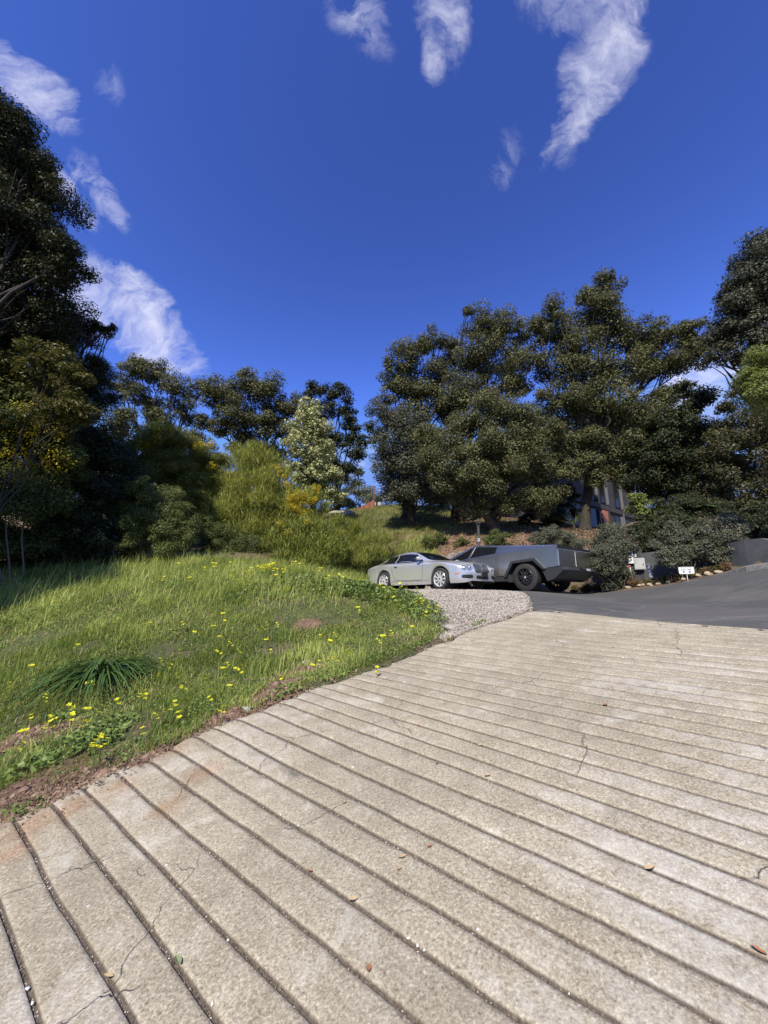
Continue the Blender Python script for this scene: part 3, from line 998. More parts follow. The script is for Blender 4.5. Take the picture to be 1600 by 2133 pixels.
tree('oak_tree', bxy(845, 24), PC([(850, 735, 32, 23), (905, 715, 34, 23), (940, 730, 26, 23), (870, 790, 44, 23), (825, 800, 28, 23), (925, 780, 40, 23), (815, 770, 24, 23), (880, 850, 48, 23), (930, 850, 36, 23), (800, 830, 20, 22.5)]),
     .15, 2.5, M['oak'], M['bark_d'], 'tall oak at the left end of the big group behind the cars', trunk_r=.3, tone=.5, forks=2)
tree('grey_oak', bxy(860, 21.5), PC([(800, 870, 34, 21), (845, 880, 40, 21), (790, 910, 22, 21), (830, 930, 46, 21), (880, 930, 46, 21), (800, 965, 30, 21), (850, 985, 46, 21), (900, 1000, 46, 21), (810, 1010, 32, 21), (860, 1025, 34, 21), (905, 1035, 34, 21.5), (825, 1030, 26, 20.7), (770, 890, 12, 21)]),
     .125, 2.5, M['grey_leaf'], M['bark_d'], 'grey green tree low at the left end of the oak group, overhanging the grassy crest', trunk_r=.24, tone=.22, cat='tree')
tree('oak_tree', bxy(950, 22.5), PC([(1000, 680, 34, 22), (1040, 675, 34, 22), (1020, 730, 44, 22), (985, 760, 40, 22), (1060, 750, 40, 22), (970, 820, 44, 22), (1035, 800, 40, 22), (1080, 690, 24, 22), (1075, 800, 30, 22), (975, 650, 12, 22), (940, 840, 26, 22)]),
     .145, 2.4, M['oak'], M['bark_d'], 'oak with a rounded top just left of the highest tree on the right', trunk_r=.3, tone=.52, forks=2)
tree('oak_tree', bxy(1035, 19), PC([(960, 880, 40, 18.5), (1015, 865, 44, 18.5), (1065, 850, 40, 18.5), (1100, 880, 44, 18.5), (930, 930, 44, 18.5), (985, 930, 50, 18.2), (1045, 925, 50, 18.2), (1110, 940, 44, 18.5), (950, 990, 46, 18.5), (1010, 990, 48, 18.2), (1070, 985, 48, 18.2),
     (1130, 990, 36, 18.5), (975, 1035, 38, 18.6), (1110, 1035, 40, 18.4), (1060, 1040, 30, 18.4), (905, 960, 34, 18.6), (1145, 900, 30, 18.5), (1000, 1055, 22, 18.3), (1130, 1050, 20, 18.8), (1160, 1030, 22, 19), (1160, 965, 24, 19), (890, 900, 26, 19)]),
     .115, 2.7, M['oak'], M['bark'], 'broad low oak with a leaning trunk directly behind the pickup', trunk_r=.26, tone=.5, forks=2, lean=(-.6, 0))
tree('oak_tree', bxy(1218, 19.5), PC([(1255, 600, 30, 20), (1240, 650, 44, 20), (1150, 660, 34, 20), (1130, 690, 30, 20), (1190, 700, 44, 20), (1280, 690, 50, 20), (1340, 700, 46, 20), (1400, 690, 40, 20), (1450, 690, 28, 20), (1170, 760, 44, 20), (1235, 770, 50, 20), (1300, 770, 50, 20), (1370, 760, 44, 20),
     (1430, 740, 38, 20), (1470, 720, 26, 20), (1200, 840, 44, 19.5), (1260, 850, 46, 19.5), (1330, 850, 44, 19.5), (1150, 830, 30, 19.5), (1390, 830, 30, 19.5), (1215, 920, 38, 19.3), (1290, 930, 40, 19.3), (1180, 985, 30, 19), (1310, 985, 30, 19.3), (1110, 745, 26, 20), (1270, 575, 14, 20), (1230, 615, 20, 20), (1225, 970, 30, 19), (1265, 985, 24, 19.3), (1160, 930, 30, 19.5), (1340, 920, 34, 19.5), (1245, 1000, 20, 18.8)]),
     .135, 2.6, M['oak'], M['bark_d'], 'highest oak on the right with a thick straight trunk in front of the house', trunk_r=.27, tone=.48, fork=.5, forks=1, lean=(0, .3))
tree('oak_tree', bxy(1440, 19), PC([(1440, 840, 34, 18), (1410, 890, 40, 18), (1460, 900, 40, 18), (1380, 940, 44, 18), (1440, 960, 46, 18), (1350, 1000, 40, 18.5), (1400, 1020, 44, 18), (1460, 1030, 44, 18), (1345, 940, 26, 18.5), (1430, 810, 18, 18), (1500, 980, 40, 18), (1370, 890, 26, 18)]),
     .13, 3.3, M['oak_dark'], M['bark_d'], 'very dark tree below the white cloud on the right, to the right of the house', trunk_r=.3, tone=.35)
tree('oak_tree', bxy(1640, 17), PC([(1590, 520, 40, 16), (1560, 590, 44, 16), (1610, 620, 60, 16), (1540, 660, 44, 16), (1590, 710, 46, 16), (1515, 700, 34, 16), (1500, 740, 24, 16), (1660, 560, 80, 16.5), (1690, 680, 90, 16.5), (1545, 745, 22, 16), (1585, 500, 20, 16), (1530, 620, 30, 16), (1575, 670, 44, 16), (1600, 570, 50, 16), (1500, 690, 22, 16), (1600, 750, 40, 16)]),
     .12, 2.9, M['grey_leaf'], M['bark_d'], 'glossy leaved oak reaching in high at the right edge', trunk_r=.36, tone=.1)
tree('brown_oak', bxy(1560, 16.5), PC([(1550, 810, 30, 15.5), (1580, 880, 44, 15.5), (1530, 900, 40, 15.5), (1500, 930, 34, 15.5), (1560, 960, 46, 15.5), (1510, 1000, 40, 15.5), (1580, 1030, 40, 15.5), (1530, 1060, 34, 15.5), (1490, 1050, 30, 15.7), (1620, 900, 60, 16), (1630, 1000, 60, 16), (1515, 850, 20, 15.5)]),
     .11, 2.6, M['brownleaf'], M['bark_d'], 'brownish green tree at the right edge below the yellow green foliage', trunk_r=.22, tone=.35)
tree('willow_tree', bxy(1680, 10), PC([(1590, 755, 30, 9.5), (1575, 790, 26, 9.5), (1600, 820, 40, 9.5), (1630, 770, 50, 9.6), (1660, 830, 60, 9.8)]),
     .12, 3.2, M['maple'], M['bark_d'], 'yellow green narrow leaved tree cut off by the right edge', trunk_r=.12, tone=.35, aspect=.2, twigs=3)
tree('maple_tree', bxy(1335, 15.5), PC([(1325, 1030, 12, 15.2), (1338, 1048, 16, 15.2), (1330, 1065, 16, 15.2), (1350, 1068, 14, 15.2), (1345, 1085, 14, 15.2), (1318, 1045, 9, 15.2), (1375, 1060, 8, 15.2)]),
     .10, 2.6, M['maple'], M['bark_d'], 'small sunlit yellow green tree beside the right end of the house', trunk_r=.05, tone=.25, twigs=2, sub=.42)
for (px, d, lst, lab) in [
    (1180, 33, [(1100, 880, 40, 32), (1180, 900, 50, 32), (1250, 860, 50, 33), (1130, 960, 50, 32), (1200, 960, 50, 33), (1060, 950, 40, 32), (1060, 1020, 44, 32), (1130, 1010, 34, 34)], 'dark tree far behind the house, seen through the oaks'),
    (1330, 33, [(1320, 880, 50, 33), (1380, 900, 50, 32), (1340, 960, 50, 33), (1400, 980, 50, 32), (1450, 940, 50, 31), (1290, 920, 40, 34)], 'dark tree behind the right end of the house'),
    (950, 33, [(900, 1010, 34, 31), (960, 1000, 40, 32), (1010, 1020, 36, 32), (850, 1030, 24, 31), (930, 1040, 24, 31), (1000, 960, 30, 32)], 'dark tree on the crest seen under the left oaks')]:
    tree('background_tree', bxy(px, d), PC(lst), .22, 2.4, M['oak_dark'], M['bark_d'], lab, trunk_r=.3, tone=.4)


def ptree(*a, **k):
    return tree(*a, **k)


PC = PC0
# ------------------------------------------------------------------ bushes
def broomclump(name, clumps, mtl, parent, L=.45, W=.012, lai=1.2, tone=.5, up=.8):
    """fine green stems fanning up and out"""
    aC, aT, aR = [], [], []
    for c, r in clumps:
        r = float(r)
        m = 16
        D = rdir(m); D[:, 2] = np.abs(D[:, 2]) * .9 - .25
        S = np.asarray(c) + D * (rng.random(m) ** .5)[:, None] * r * .8
        n_ = int(lai * math.pi * r * r / (L * W * .5))
        idx = rng.integers(0, m, n_)
        pos = S[idx] + rng.normal(0, .26 * r, (n_, 3)) * np.array([1, 1, .9])
        out = unit(pos - (np.asarray(c) - np.array([0, 0, r * .7])))
        aT.append(unit(out * .8 + np.array([0, 0, up * .6]) + rng.normal(0, .28, (n_, 3))))
        aC.append(pos); aR.append(np.clip(tone + rng.normal(0, .12, m)[idx] + rng.normal(0, .18, n_), 0, 1))
    C = np.concatenate(aC); T = np.concatenate(aT); Rr = np.concatenate(aR)
    ln_ = L * rng.uniform(.5, 1.3, len(C))
    V, Q = leafquads(C, rdir(len(C)), ln_, W * rng.uniform(.8, 1.4, len(C)), .1, along=T)
    return mesh_np(name, V, quads=Q, mats=mtl, parent=parent, attrs={'rnd': np.repeat(Rr, 4)})


def bush(name, base, clumps, kind, lm, label, cat='bush', leaf=.06, lai=2.6, tone=.5, flowers=None, group=None, stems=14, twig=None, aspect=.45, broomL=.4, broomW=.014):
    bx, by = base
    bz = GH(bx, by)[0] - .05
    root = empty(name, (bx, by, bz), 0, label, cat, group)
    off = np.array([bx, by, bz])
    cl = [(np.asarray(c) - off, r) for c, r in clumps]
    Vs, Fs, nb = [], [], 0
    for k_ in range(stems):
        c, r = cl[rng.integers(len(cl))]
        e_ = c + rdir(1)[0] * r * .9
        s_ = np.array([rng.normal(0, .12), rng.normal(0, .12), 0.0])
        p, rr_ = limb(s_, e_, min(.028, .008 + .012 * r), .003, 9, .14, .1)
        v, f = tube_np(p, rr_, 5); Vs.append(v); Fs.append(f + nb); nb += len(v)
    mesh_np('stem', np.concatenate(Vs), quads=np.concatenate(Fs), mats=M['twig'] if twig is None else twig, parent=root, smooth=True)
    if kind == 'broom':
        broomclump('foliage', cl, lm, root, broomL, broomW, lai, tone)
    else:
        crown('foliage', cl, leaf, lai, lm, root, .3, .9, aspect, tone)
    if flowers:
        fc = [(np.asarray(c) - off, r) for c, r in flowers[0]]
        o_ = crown('blossom', fc, flowers[1], flowers[2], M['bract'], root, .22, .9, .8, .5)
    return root


tree('bay_tree', (-12.6, 4.2), [((-11.5, 5.0, 4.5), 1.9), ((-11.0, 5.6, 6.2), 2.0), ((-12.6, 4.4, 6.5), 2.2), ((-11.8, 5.0, 8.2), 1.9), ((-13.5, 5.5, 5.2), 2.0), ((-11.2, 4.0, 3.2), 1.5)],
     .12, 2.6, M['bay'], M['bark_d'], 'tree standing just outside the left edge that shades the far corner of the meadow', trunk_r=.3, aspect=.42, tone=.42)
# left thicket, from far left to right
bush('wild_bush', (-9.6, 9.9), PC([(-40, 900, 90, 12.2), (60, 900, 75, 12), (20, 980, 80, 12), (110, 950, 60, 12), (-60, 1020, 90, 12), (80, 1040, 75, 11.8), (20, 1100, 75, 11.6), (-80, 1120, 90, 11.5)]), 'leaf', M['shrub'],
     'tall shaded bush at the left edge with dull yellow flowers', leaf=.085, tone=.22, lai=3.2, stems=5,
     flowers=(PC([(50, 880, 50, 11.4), (110, 905, 40, 11.4), (30, 940, 50, 11.3), (130, 960, 34, 11.4), (10, 870, 40, 11.3), (60, 1000, 50, 11.2)]), .05, .16))
bush('wild_bush', bxy(380, 22), PC([(230, 980, 50, 21), (300, 1000, 50, 21), (380, 1000, 50, 22), (450, 1010, 46, 22), (520, 1010, 44, 22), (250, 1050, 50, 20), (340, 1060, 50, 20), (430, 1070, 46, 20), (580, 1030, 36, 22), (500, 1075, 40, 20.5), (580, 1085, 40, 20.5)]), 'leaf', M['oak_dark'],
     'long dark bank of bushes behind the brooms and the grey twiggy bush', leaf=.11, tone=.5, lai=2.8)
bush('wild_bush', bxy(190, 14), PC([(190, 930, 60, 14), (150, 1000, 60, 14), (235, 960, 50, 14.5), (200, 1040, 60, 13.5), (130, 1090, 60, 13), (180, 1120, 50, 12.8), (260, 1020, 50, 14.5), (210, 1135, 40, 12.8), (100, 1140, 50, 12.4), (30, 1140, 50, 12.2), (240, 1110, 40, 13.4), (190, 1080, 50, 13.2)]), 'leaf', M['oak_dark'],
     'very dark bush filling the gap behind the grey twiggy bush', leaf=.09, tone=.25, lai=3)
bush('broom_bush', bxy(345, 18), PC([(330, 930, 46, 18), (385, 950, 46, 18), (300, 960, 44, 18), (355, 985, 50, 17.6), (420, 990, 44, 17.8), (310, 1020, 46, 17.4), (400, 1040, 50, 17.4), (440, 960, 34, 18), (445, 1060, 44, 17.2), (350, 905, 26, 18), (270, 930, 26, 18)]), 'leaf', M['broom_dark'],
     'broom bush with yellow flowers along its top, left of the light green broom', leaf=.085, aspect=.3, tone=.5, lai=4.0,
     flowers=(PC([(330, 900, 30, 17.4), (370, 905, 24, 17.4), (420, 930, 16, 17.4), (305, 925, 22, 17.4), (440, 925, 10, 17.4), (440, 970, 10, 17)]), .06, .5))
bush('broom_bush', bxy(520, 18), PC([(510, 960, 34, 17.8), (545, 965, 34, 17.8), (570, 1000, 34, 17.6), (520, 1010, 44, 17.4), (475, 1010, 36, 17.6), (560, 1045, 40, 17.2), (500, 1060, 44, 17), (535, 935, 20, 17.9), (585, 985, 18, 17.6), (460, 1080, 40, 16.8), (530, 1100, 44, 16.6)]), 'broom', M['broom'],
     'light green feathery broom with upright stems and few flowers', lai=2.6, tone=.62, broomL=.42, broomW=.015,
     flowers=(PC([(575, 975, 12, 17.2), (590, 990, 12, 17.2), (480, 985, 7, 17.2)]), .05, .35))
bush('broom_bush', bxy(640, 18), PC([(620, 1040, 34, 17.2), (655, 1035, 26, 17.2), (610, 1080, 36, 17), (650, 1075, 34, 17), (590, 1050, 24, 17.3), (635, 1100, 34, 16.8), (675, 1060, 16, 17.2)]), 'broom', M['broom'],
     'rounded broom covered with yellow flowers below the cream flowering tree', lai=1.8, tone=.5, broomL=.38, broomW=.02,
     flowers=(PC([(625, 1045, 24, 16.6), (650, 1040, 14, 16.7), (612, 1030, 14, 16.7), (630, 1065, 18, 16.5), (605, 1050, 16, 16.6), (660, 1020, 12, 16.8), (597, 1010, 10, 17)]), .05, .75))
bush('grey_bush', bxy(310, 14), PC([(300, 1040, 34, 14), (345, 1040, 34, 14), (375, 1075, 30, 13.8), (330, 1085, 40, 13.6), (285, 1090, 40, 13.6), (385, 1110, 26, 13.6), (340, 1125, 40, 13.4), (275, 1130, 40, 13.3), (255, 1050, 30, 14), (300, 1005, 18, 14), (365, 1030, 16, 14), (395, 1090, 14, 13.6)]), 'leaf', M['shrub'],
     'rounded grey green bush with bare grey twigs standing out of its top', leaf=.055, tone=.55, lai=2.4, stems=46, twig=mat('grey_twig', (.28, .26, .22), .8))
bush('shade_bush', bxy(450, 16), PC([(430, 1110, 36, 15.8), (470, 1120, 34, 15.8), (510, 1130, 30, 15.8), (440, 1145, 26, 15.2), (490, 1150, 24, 15.2), (540, 1140, 26, 15.6)]), 'leaf', M['shrub'],
     'low dark bush with dry twigs between the grey twiggy bush and the green mound', leaf=.06, tone=.3, lai=2.4, stems=30)
bush('green_bush', bxy(625, 15.5), PC([(590, 1105, 26, 15), (630, 1100, 30, 15.2), (670, 1105, 28, 15.4), (580, 1135, 28, 14.8), (620, 1140, 36, 14.6), (665, 1140, 34, 14.8), (600, 1165, 30, 14.3), (650, 1170, 30, 14.3), (700, 1120, 22, 15.5), (695, 1150, 26, 15), (572, 1115, 16, 15)]), 'broom', M['broom'],
     'dense bright green mound of broom in front of the yellow flowered one', lai=2.6, tone=.30, broomL=.26, broomW=.02,
     flowers=(PC([(585, 1090, 10, 14.6), (640, 1085, 8, 14.8), (600, 1110, 10, 14.4)]), .035, .15))
bush('green_bush', bxy(735, 17), PC([(725, 1120, 24, 16.8), (750, 1135, 22, 16.6), (722, 1150, 22, 16.2), (755, 1165, 20, 16), (775, 1125, 20, 17), (700, 1090, 24, 17), (790, 1150, 18, 16.8), (735, 1100, 22, 17), (765, 1150, 24, 16.5), (690, 1130, 24, 16.2), (800, 1125, 16, 17.4)]), 'broom', M['broom'],
     'loose grassy green bush with dry stems just behind the rear of the silver car', lai=2.6, tone=.42, broomL=.34, broomW=.015)
bush('dry_brush', bxy(820, 18.5), PC([(790, 1130, 14, 18.2), (830, 1120, 12, 18.6), (810, 1145, 12, 18)]), 'broom', M['tan'], 'tangle of dry brown stems on the bank above the silver car roof', lai=.8, tone=.5, broomL=.35, stems=10)
for i, (px, py, r, d, lab) in enumerate([(890, 1128, 13, 18, 'small dark green bush on the bank above the silver car windscreen'), (915, 1120, 12, 18.2, 'small leafy bush on the bank, nearer the lamp post than its neighbour'),
                                     (960, 1130, 14, 18, 'small shaded bush on the bank directly left of the lamp post'), (870, 1098, 10, 21, 'small grassy bush on the middle of the sunlit slope'),
                                     (1030, 1120, 20, 17, 'dark low bush on the bank between lamp post and grey shrub')]):
    bush('bank_bush', bxy(px, d), PC([(px, py, r, d), (px + r, py + 3, r * .7, d)]), 'leaf', M['shrub'], lab, leaf=.06, tone=.4, stems=5)
# grey shrubs by the planter
GS = dict(leaf=.06, lai=2.3, aspect=.42, tone=.35)
bush('grey_shrub', bxy(1265, 13), PC([(1270, 1115, 30, 13.2), (1245, 1130, 26, 13.2), (1295, 1130, 26, 13), (1262, 1155, 38, 12.8), (1240, 1165, 28, 12.8), (1290, 1165, 30, 12.7), (1260, 1192, 30, 12.6), (1285, 1190, 24, 12.6), (1310, 1108, 10, 13.2), (1255, 1098, 10, 13.2)]), 'leaf', M['grey_leaf'],
     'tall grey green shrub right beside the rear of the pickup, partly hiding the white panels', **GS)
bush('grey_shrub', bxy(1150, 16), PC([(1150, 1120, 26, 15.6), (1180, 1125, 24, 15.4), (1125, 1125, 20, 15.6), (1200, 1135, 18, 15.2), (1150, 1100, 10, 15.6), (1110, 1120, 10, 15.6)]), 'leaf', M['grey_leaf'],
     'grey green shrub showing above the bed of the pickup', **GS)
bush('grey_shrub', bxy(1415, 11.3), PC([(1400, 1115, 26, 11.6), (1430, 1110, 26, 11.6), (1415, 1140, 34, 11.4), (1385, 1145, 26, 11.4), (1450, 1140, 26, 11.3), (1400, 1168, 24, 11.3), (1430, 1165, 26, 11.2), (1400, 1092, 12, 11.6)]), 'leaf', M['grey_leaf'],
     'round grey green shrub behind the white sign on its stake', **GS)
bush('grey_shrub', bxy(1500, 11), PC([(1480, 1105, 28, 11.2), (1515, 1100, 30, 11.2), (1500, 1130, 32, 11), (1535, 1130, 22, 11), (1470, 1135, 16, 11), (1500, 1155, 22, 10.9), (1520, 1080, 16, 11.3), (1525, 1160, 14, 10.9)]), 'leaf', M['grey_leaf'],
     'grey green shrub with a reddish stem in front of the dark wall on the right', twig=mat('red_twig', (.2, .09, .06), .7), **GS)
bush('rust_bush', bxy(1462, 12), PC([(1455, 1128, 14, 12), (1470, 1135, 12, 12)]), 'leaf', M['tan'], 'dry orange brown bush between the two round grey shrubs on the right', leaf=.05, tone=.5, stems=8)
bush('dark_hedge', bxy(1150, 21), PC([(1110, 1065, 20, 21), (1140, 1062, 22, 21), (1168, 1072, 20, 20.6), (1095, 1080, 16, 20.5), (1150, 1085, 18, 20.3), (1180, 1050, 14, 20.6), (1195, 1068, 13, 20.6), (1195, 1035, 12, 20.8), (1180, 1020, 16, 21)]), 'leaf', M['oak_dark'],
     'dark shrubs under the oaks hiding the left part of the house', leaf=.09, tone=.4, lai=3)
bush('dark_hedge', bxy(1330, 15), PC([(1320, 1110, 24, 14.6), (1350, 1115, 24, 14.6), (1375, 1105, 24, 14.6), (1345, 1090, 20, 15), (1310, 1130, 14, 14.4), (1400, 1085, 24, 14.6), (1440, 1080, 26, 14.5), (1350, 1135, 16, 14.2), (1385, 1060, 26, 15), (1420, 1050, 28, 15), (1460, 1055, 26, 15), (1500, 1065, 24, 14.5), (1400, 1095, 24, 14.4)]), 'leaf', M['oak_dark'],
     'dark bush below the small yellow green tree', leaf=.07, tone=.4, lai=3)
bush('dark_hedge', bxy(1570, 14), PC([(1540, 1080, 24, 13.5), (1575, 1095, 26, 13), (1605, 1090, 30, 12.5), (1560, 1070, 24, 13.5), (1620, 1110, 24, 12), (1640, 1060, 40, 13)]), 'leaf', M['oak_dark'],
     'dark planting on top of the wall at the right edge', leaf=.08, tone=.35, lai=3)

# tree fern beneath the dark oak
def fern(name, base, label, n_=11, L=1.0, seed=0, mtl='fern', wd=.26, droop=.9):
    root = empty(name, base, 0, label, 'fern')
    Cc, Tt, Nn, Ll = [], [], [], []
    for k_ in range(n_):
        a = 2 * math.pi * k_ / n_ + rng.normal(0, .2); el = rng.uniform(.3, .9)
        t = np.linspace(0, 1, 34)[1:]
        l_ = L * rng.uniform(.8, 1.1)
        x = t * l_ * math.cos(el); z = t * l_ * math.sin(el) - droop * l_ * t ** 2 * .6
        D = np.array([math.cos(a), math.sin(a), 0]); S_ = np.array([-D[1], D[0], 0])
        pts = x[:, None] * D + z[:, None] * np.array([0, 0, 1])
        tg = unit(np.gradient(pts, axis=0))
        for sg in (-1, 1):
            w_ = wd * L * np.sin(np.clip(t * 1.05, 0, 1) * math.pi) ** .6
            dr = unit(S_ * sg + tg * .35 + np.array([0, 0, -.15]))
            Cc.append(pts + dr * w_[:, None] * .5); Tt.append(dr); Nn.append(np.cross(tg, dr) * sg + 0 * dr); Ll.append(w_ + .01)
    C = np.concatenate(Cc); T = np.concatenate(Tt); L_ = np.concatenate(Ll)
    V, Q = leafquads(C, np.concatenate(Nn), L_, np.full(len(C), .045 * L), .1, along=T)
    mesh_np('frond', V, quads=Q, mats=M[mtl], parent=root, attrs={'rnd': np.repeat(rng.random(len(C)), 4)})
    mb = MB(); zb = GH(base[0], base[1])[0] - base[2] - .1
    mb.tube([(0, 0, zb), (.03, .02, zb * .5), (0, 0, .02)], [.09, .07, .05], 8)
    mb.build('trunk', M['bark_d'], root, smooth=True)
    return root


fern('tree_fern', tuple(P(1445, 1062, 15)), 'tree fern with arching fronds in the dark gap above the round grey shrubs', 12, 1.0)
fern('tree_fern', tuple(P(1425, 1040, 16.5)), 'smaller fern just behind and left of the arching tree fern', 10, .8)
fern('flax_plant', tuple(P(1195, 1093, 19)), 'spiky dark plant beside the thick trunk in front of the house', 20, 1.1, wd=.02, droop=.2, mtl='shrub')['category'] = 'plant'

# border bushes at the edge of the planter and stones between
edge_px = [(1199, 1222, 9, 14.0), (1220, 1222, 10, 13.8), (1243, 1222, 9, 13.4), (1272, 1219, 11, 12.9), (1290, 1218, 10, 12.6), (1322, 1213, 12, 12.2), (1346, 1210, 9, 12.0), (1360, 1209, 9, 11.8), (1382, 1205, 10, 11.6), (1405, 1200, 12, 11.3),
           (1444, 1193, 12, 10.9), (1468, 1187, 10, 10.6), (1488, 1181, 11, 10.4), (1510, 1178, 11, 10.3)]
labs = ['tiny olive border bush closest to the pickup tyre', 'second border bush from the pickup, flecked brown', 'third border bush from the pickup, narrow and olive', 'wide dark green border bush under the tall grey shrub', 'green half of the wide border clump, on its right side',
        'pinkish grey dry border bush below the meter cabinet', 'thin border bush between dry bush and the short grey post', 'border bush directly at the foot of the short grey post', 'border bush just right of the short grey post', 'large pinkish brown border bush left of the white sign',
        'dark border bush immediately right of the white sign', 'rusty border bush two places right of the white sign', 'golden brown border bush beneath the red stemmed shrub', 'bright tan border bush last in the row, next to the kerb']
cols = ['rust', 'rust', 'rust', 'shrub', 'shrub', 'tan', 'rust', 'rust', 'rust', 'tan', 'rust', 'tan', 'rust', 'tan']
for (px, py, r, d), lab, cm in zip(edge_px, labs, cols):
    c = P(px, py, d)
    z0 = GH(c[0], c[1])[0]
    rr = r * d / FPX
    bush('border_bush', (c[0], c[1]), [((c[0], c[1], z0 + rr * .95), rr), ((c[0] + rr * .5, c[1], z0 + rr * .7), rr * .75), ((c[0] - rr * .5, c[1], z0 + rr * .7), rr * .75)], 'leaf', M[cm], lab,
         leaf=.035, lai=2.2, tone=.45, stems=5, aspect=.35, group='small bushes along the planter edge')


def rockmesh(seed, flat=.7):
    r_ = np.random.default_rng(seed)
    import bmesh
    bm = bmesh.new(); bmesh.ops.create_icosphere(bm, subdivisions=2, radius=1)
    pl = unit(r_.normal(size=(9, 3))); off_ = r_.uniform(.55, .9, 9)
    for v in bm.verts:
        p = np.array(v.co)
        for a_, b_ in zip(pl, off_):
            k_ = p @ a_ - b_
            if k_ > 0: p = p - a_ * k_
        p *= 1 + r_.normal(0, .03)
        v.co = (p[0], p[1] * .8, p[2] * flat)
    me = bpy.data.meshes.new('rock'); bm.to_mesh(me); bm.free()
    return me


M['sandstone'] = noisy('sandstone', (.34, .26, .17), (.58, .48, .34), 5, .9, .5, .03)
M['palestone'] = noisy('pale_stone', (.26, .235, .195), (.44, .41, .35), 6, .9, .5, .02)
rocks = [rockmesh(i) for i in range(6)]
for r_ in rocks: r_.materials.append(M['sandstone'])
k_ = 0
for i in range(len(edge_px) - 1):
    a, b = edge_px[i], edge_px[i + 1]
    for s_ in ((.5,) if i != 5 else (.35, .7)):
        c = P(a[0] * (1 - s_) + b[0] * s_, 1210, (a[3] * (1 - s_) + b[3] * s_) - .12)
        z0 = GH(c[0], c[1])[0]
        o = link('planter_rock', rocks[k_ % 6]); o.location = (c[0], c[1], z0 + .03)
        q = rng.uniform(.07, .12); o.scale = (q * 1.3, q, q); o.rotation_euler = (0, 0, rng.uniform(0, 6)); k_ += 1
        tag(o, 'pale sandstone rock among the border bushes along the planter', 'rock', 'rocks between the border bushes')
pale = [r_.copy() for r_ in rocks]
for r_ in pale:
    r_.materials.clear(); r_.materials.append(M['palestone'])
for (px, py, d, s_, lab) in [(697, 1073, 27, .42, 'flat pale rock at the left end of the rock pile on the hill'), (712, 1071, 27, .38, 'middle rock of the pile on the hill'), (727, 1068, 26.5, .42, 'tallest grey rock at the right end of the pile on the hill'),
                             (718, 1078, 26, .4, 'small rock lying in front of the rock pile on the hill'),
                             (938, 1312, 6.5, .19, 'flat pale stone slab between weeds and gravel'), (985, 1308, 6.3, .05, 'small stone in the gravel beside the slab'), (848, 1372, 5.2, .16, 'broken pale concrete lump at the driveway edge under the last weeds'),
                             (515, 1478, 4.6, .09, 'white broken lump at the driveway edge near the dirt hollow'), (640, 1380, 5.9, .12, 'reddish clod on top of the dirt hollow')]:
    c = onground(px, py) if d < 8 else P(px, py, d); z0 = GH(c[0], c[1])[0]
    s_ *= .62 if d < 8 else 1
    o = link('rock', pale[k_ % 6]); k_ += 1
    o.location = (c[0], c[1], z0 + s_ * .25); o.scale = (s_ * 1.3, s_, s_ * .8); o.rotation_euler = (0, 0, rng.uniform(-.5, .5)); tag(o, lab, 'rock')

# ------------------------------------------------------------------ meadow, weeds, gravel, litter (uncountable stuff)
meadow_poly = [(-13, 1.5), (-9, -1), (-4.2, .8), (-3.2, 2.2)] + [(e[0] - .02, e[1] + .05) for e in EDGE[2:11]] + [P(915, 1300, 7.0)[:2], P(850, 1262, 8.8)[:2], P(770, 1236, 11)[:2], P(762, 1226, 13.5)[:2],
              P(735, 1222, 15.5)[:2], P(500, 1180, 15.5)[:2], P(200, 1180, 14.5)[:2], (-13, 12)]
meadow_poly = [tuple(p) for p in meadow_poly]


def scatter(n_, poly, x0, x1, y0, y1, dens=None):
    out = []
    got = 0
    while got < n_:
        x = rng.uniform(x0, x1, n_ * 2); y = rng.uniform(y0, y1, n_ * 2)
        m = inpoly(x, y, poly)
        if dens is not None: m &= rng.random(len(x)) < dens(x, y)
        out.append(np.stack([x[m], y[m]], 1)); got += m.sum()
    return np.concatenate(out)[:n_]


BARE = [(onground(px, py)[:2], r) for (px, py, d, r) in [(85, 1525, 4.5, .30), (560, 1450, 5.0, .24), (600, 1425, 5.4, .24), (645, 1392, 5.9, .22), (745, 1368, 6.3, .16), (470, 1495, 4.7, .16), (20, 1690, 3.7, .35), (150, 1640, 3.7, .3),
                                                     (330, 1570, 4.1, .2), (640, 1300, 7.6, .2), (480, 1372, 5.9, .14), (390, 1360, 5.9, .12), (30, 1650, 3.8, .22), (215, 1420, 5.4, .16)]]


def edge_dist(x, y):
    best = np.full(np.shape(x), 99.0)
    for i in range(len(EDGE) - 1):
        p, q = EDGE[i], EDGE[i + 1]; d = q - p; L2 = d @ d
        t = np.clip(((x - p[0]) * d[0] + (y - p[1]) * d[1]) / L2, 0, 1)
        best = np.minimum(best, np.hypot(x - p[0] - t * d[0], y - p[1] - t * d[1]))
    return best


def gdens(x, y):
    q = 1 / np.maximum(np.hypot(x, y), 2.5) ** 1.1 * 2.7
    n1 = fbm(x * 1.6, y * 1.6, 44, 4)
    q = q * np.clip((n1 - .22) * 3.2, .16, 1)
    for c_, r_ in BARE: q = q * np.clip((np.hypot(x - c_[0], y - c_[1]) / r_ - .75) * 2.2, .02, 1)
    ed = edge_dist(x, y)
    q = q * np.clip((ed + fbm(x * 3, y * 3, 5, 3) * .35 - .13) * 6, .0, 1)
    return np.clip(q, 0, 1)


def hill_h(x, y):
    return GH(x, y)


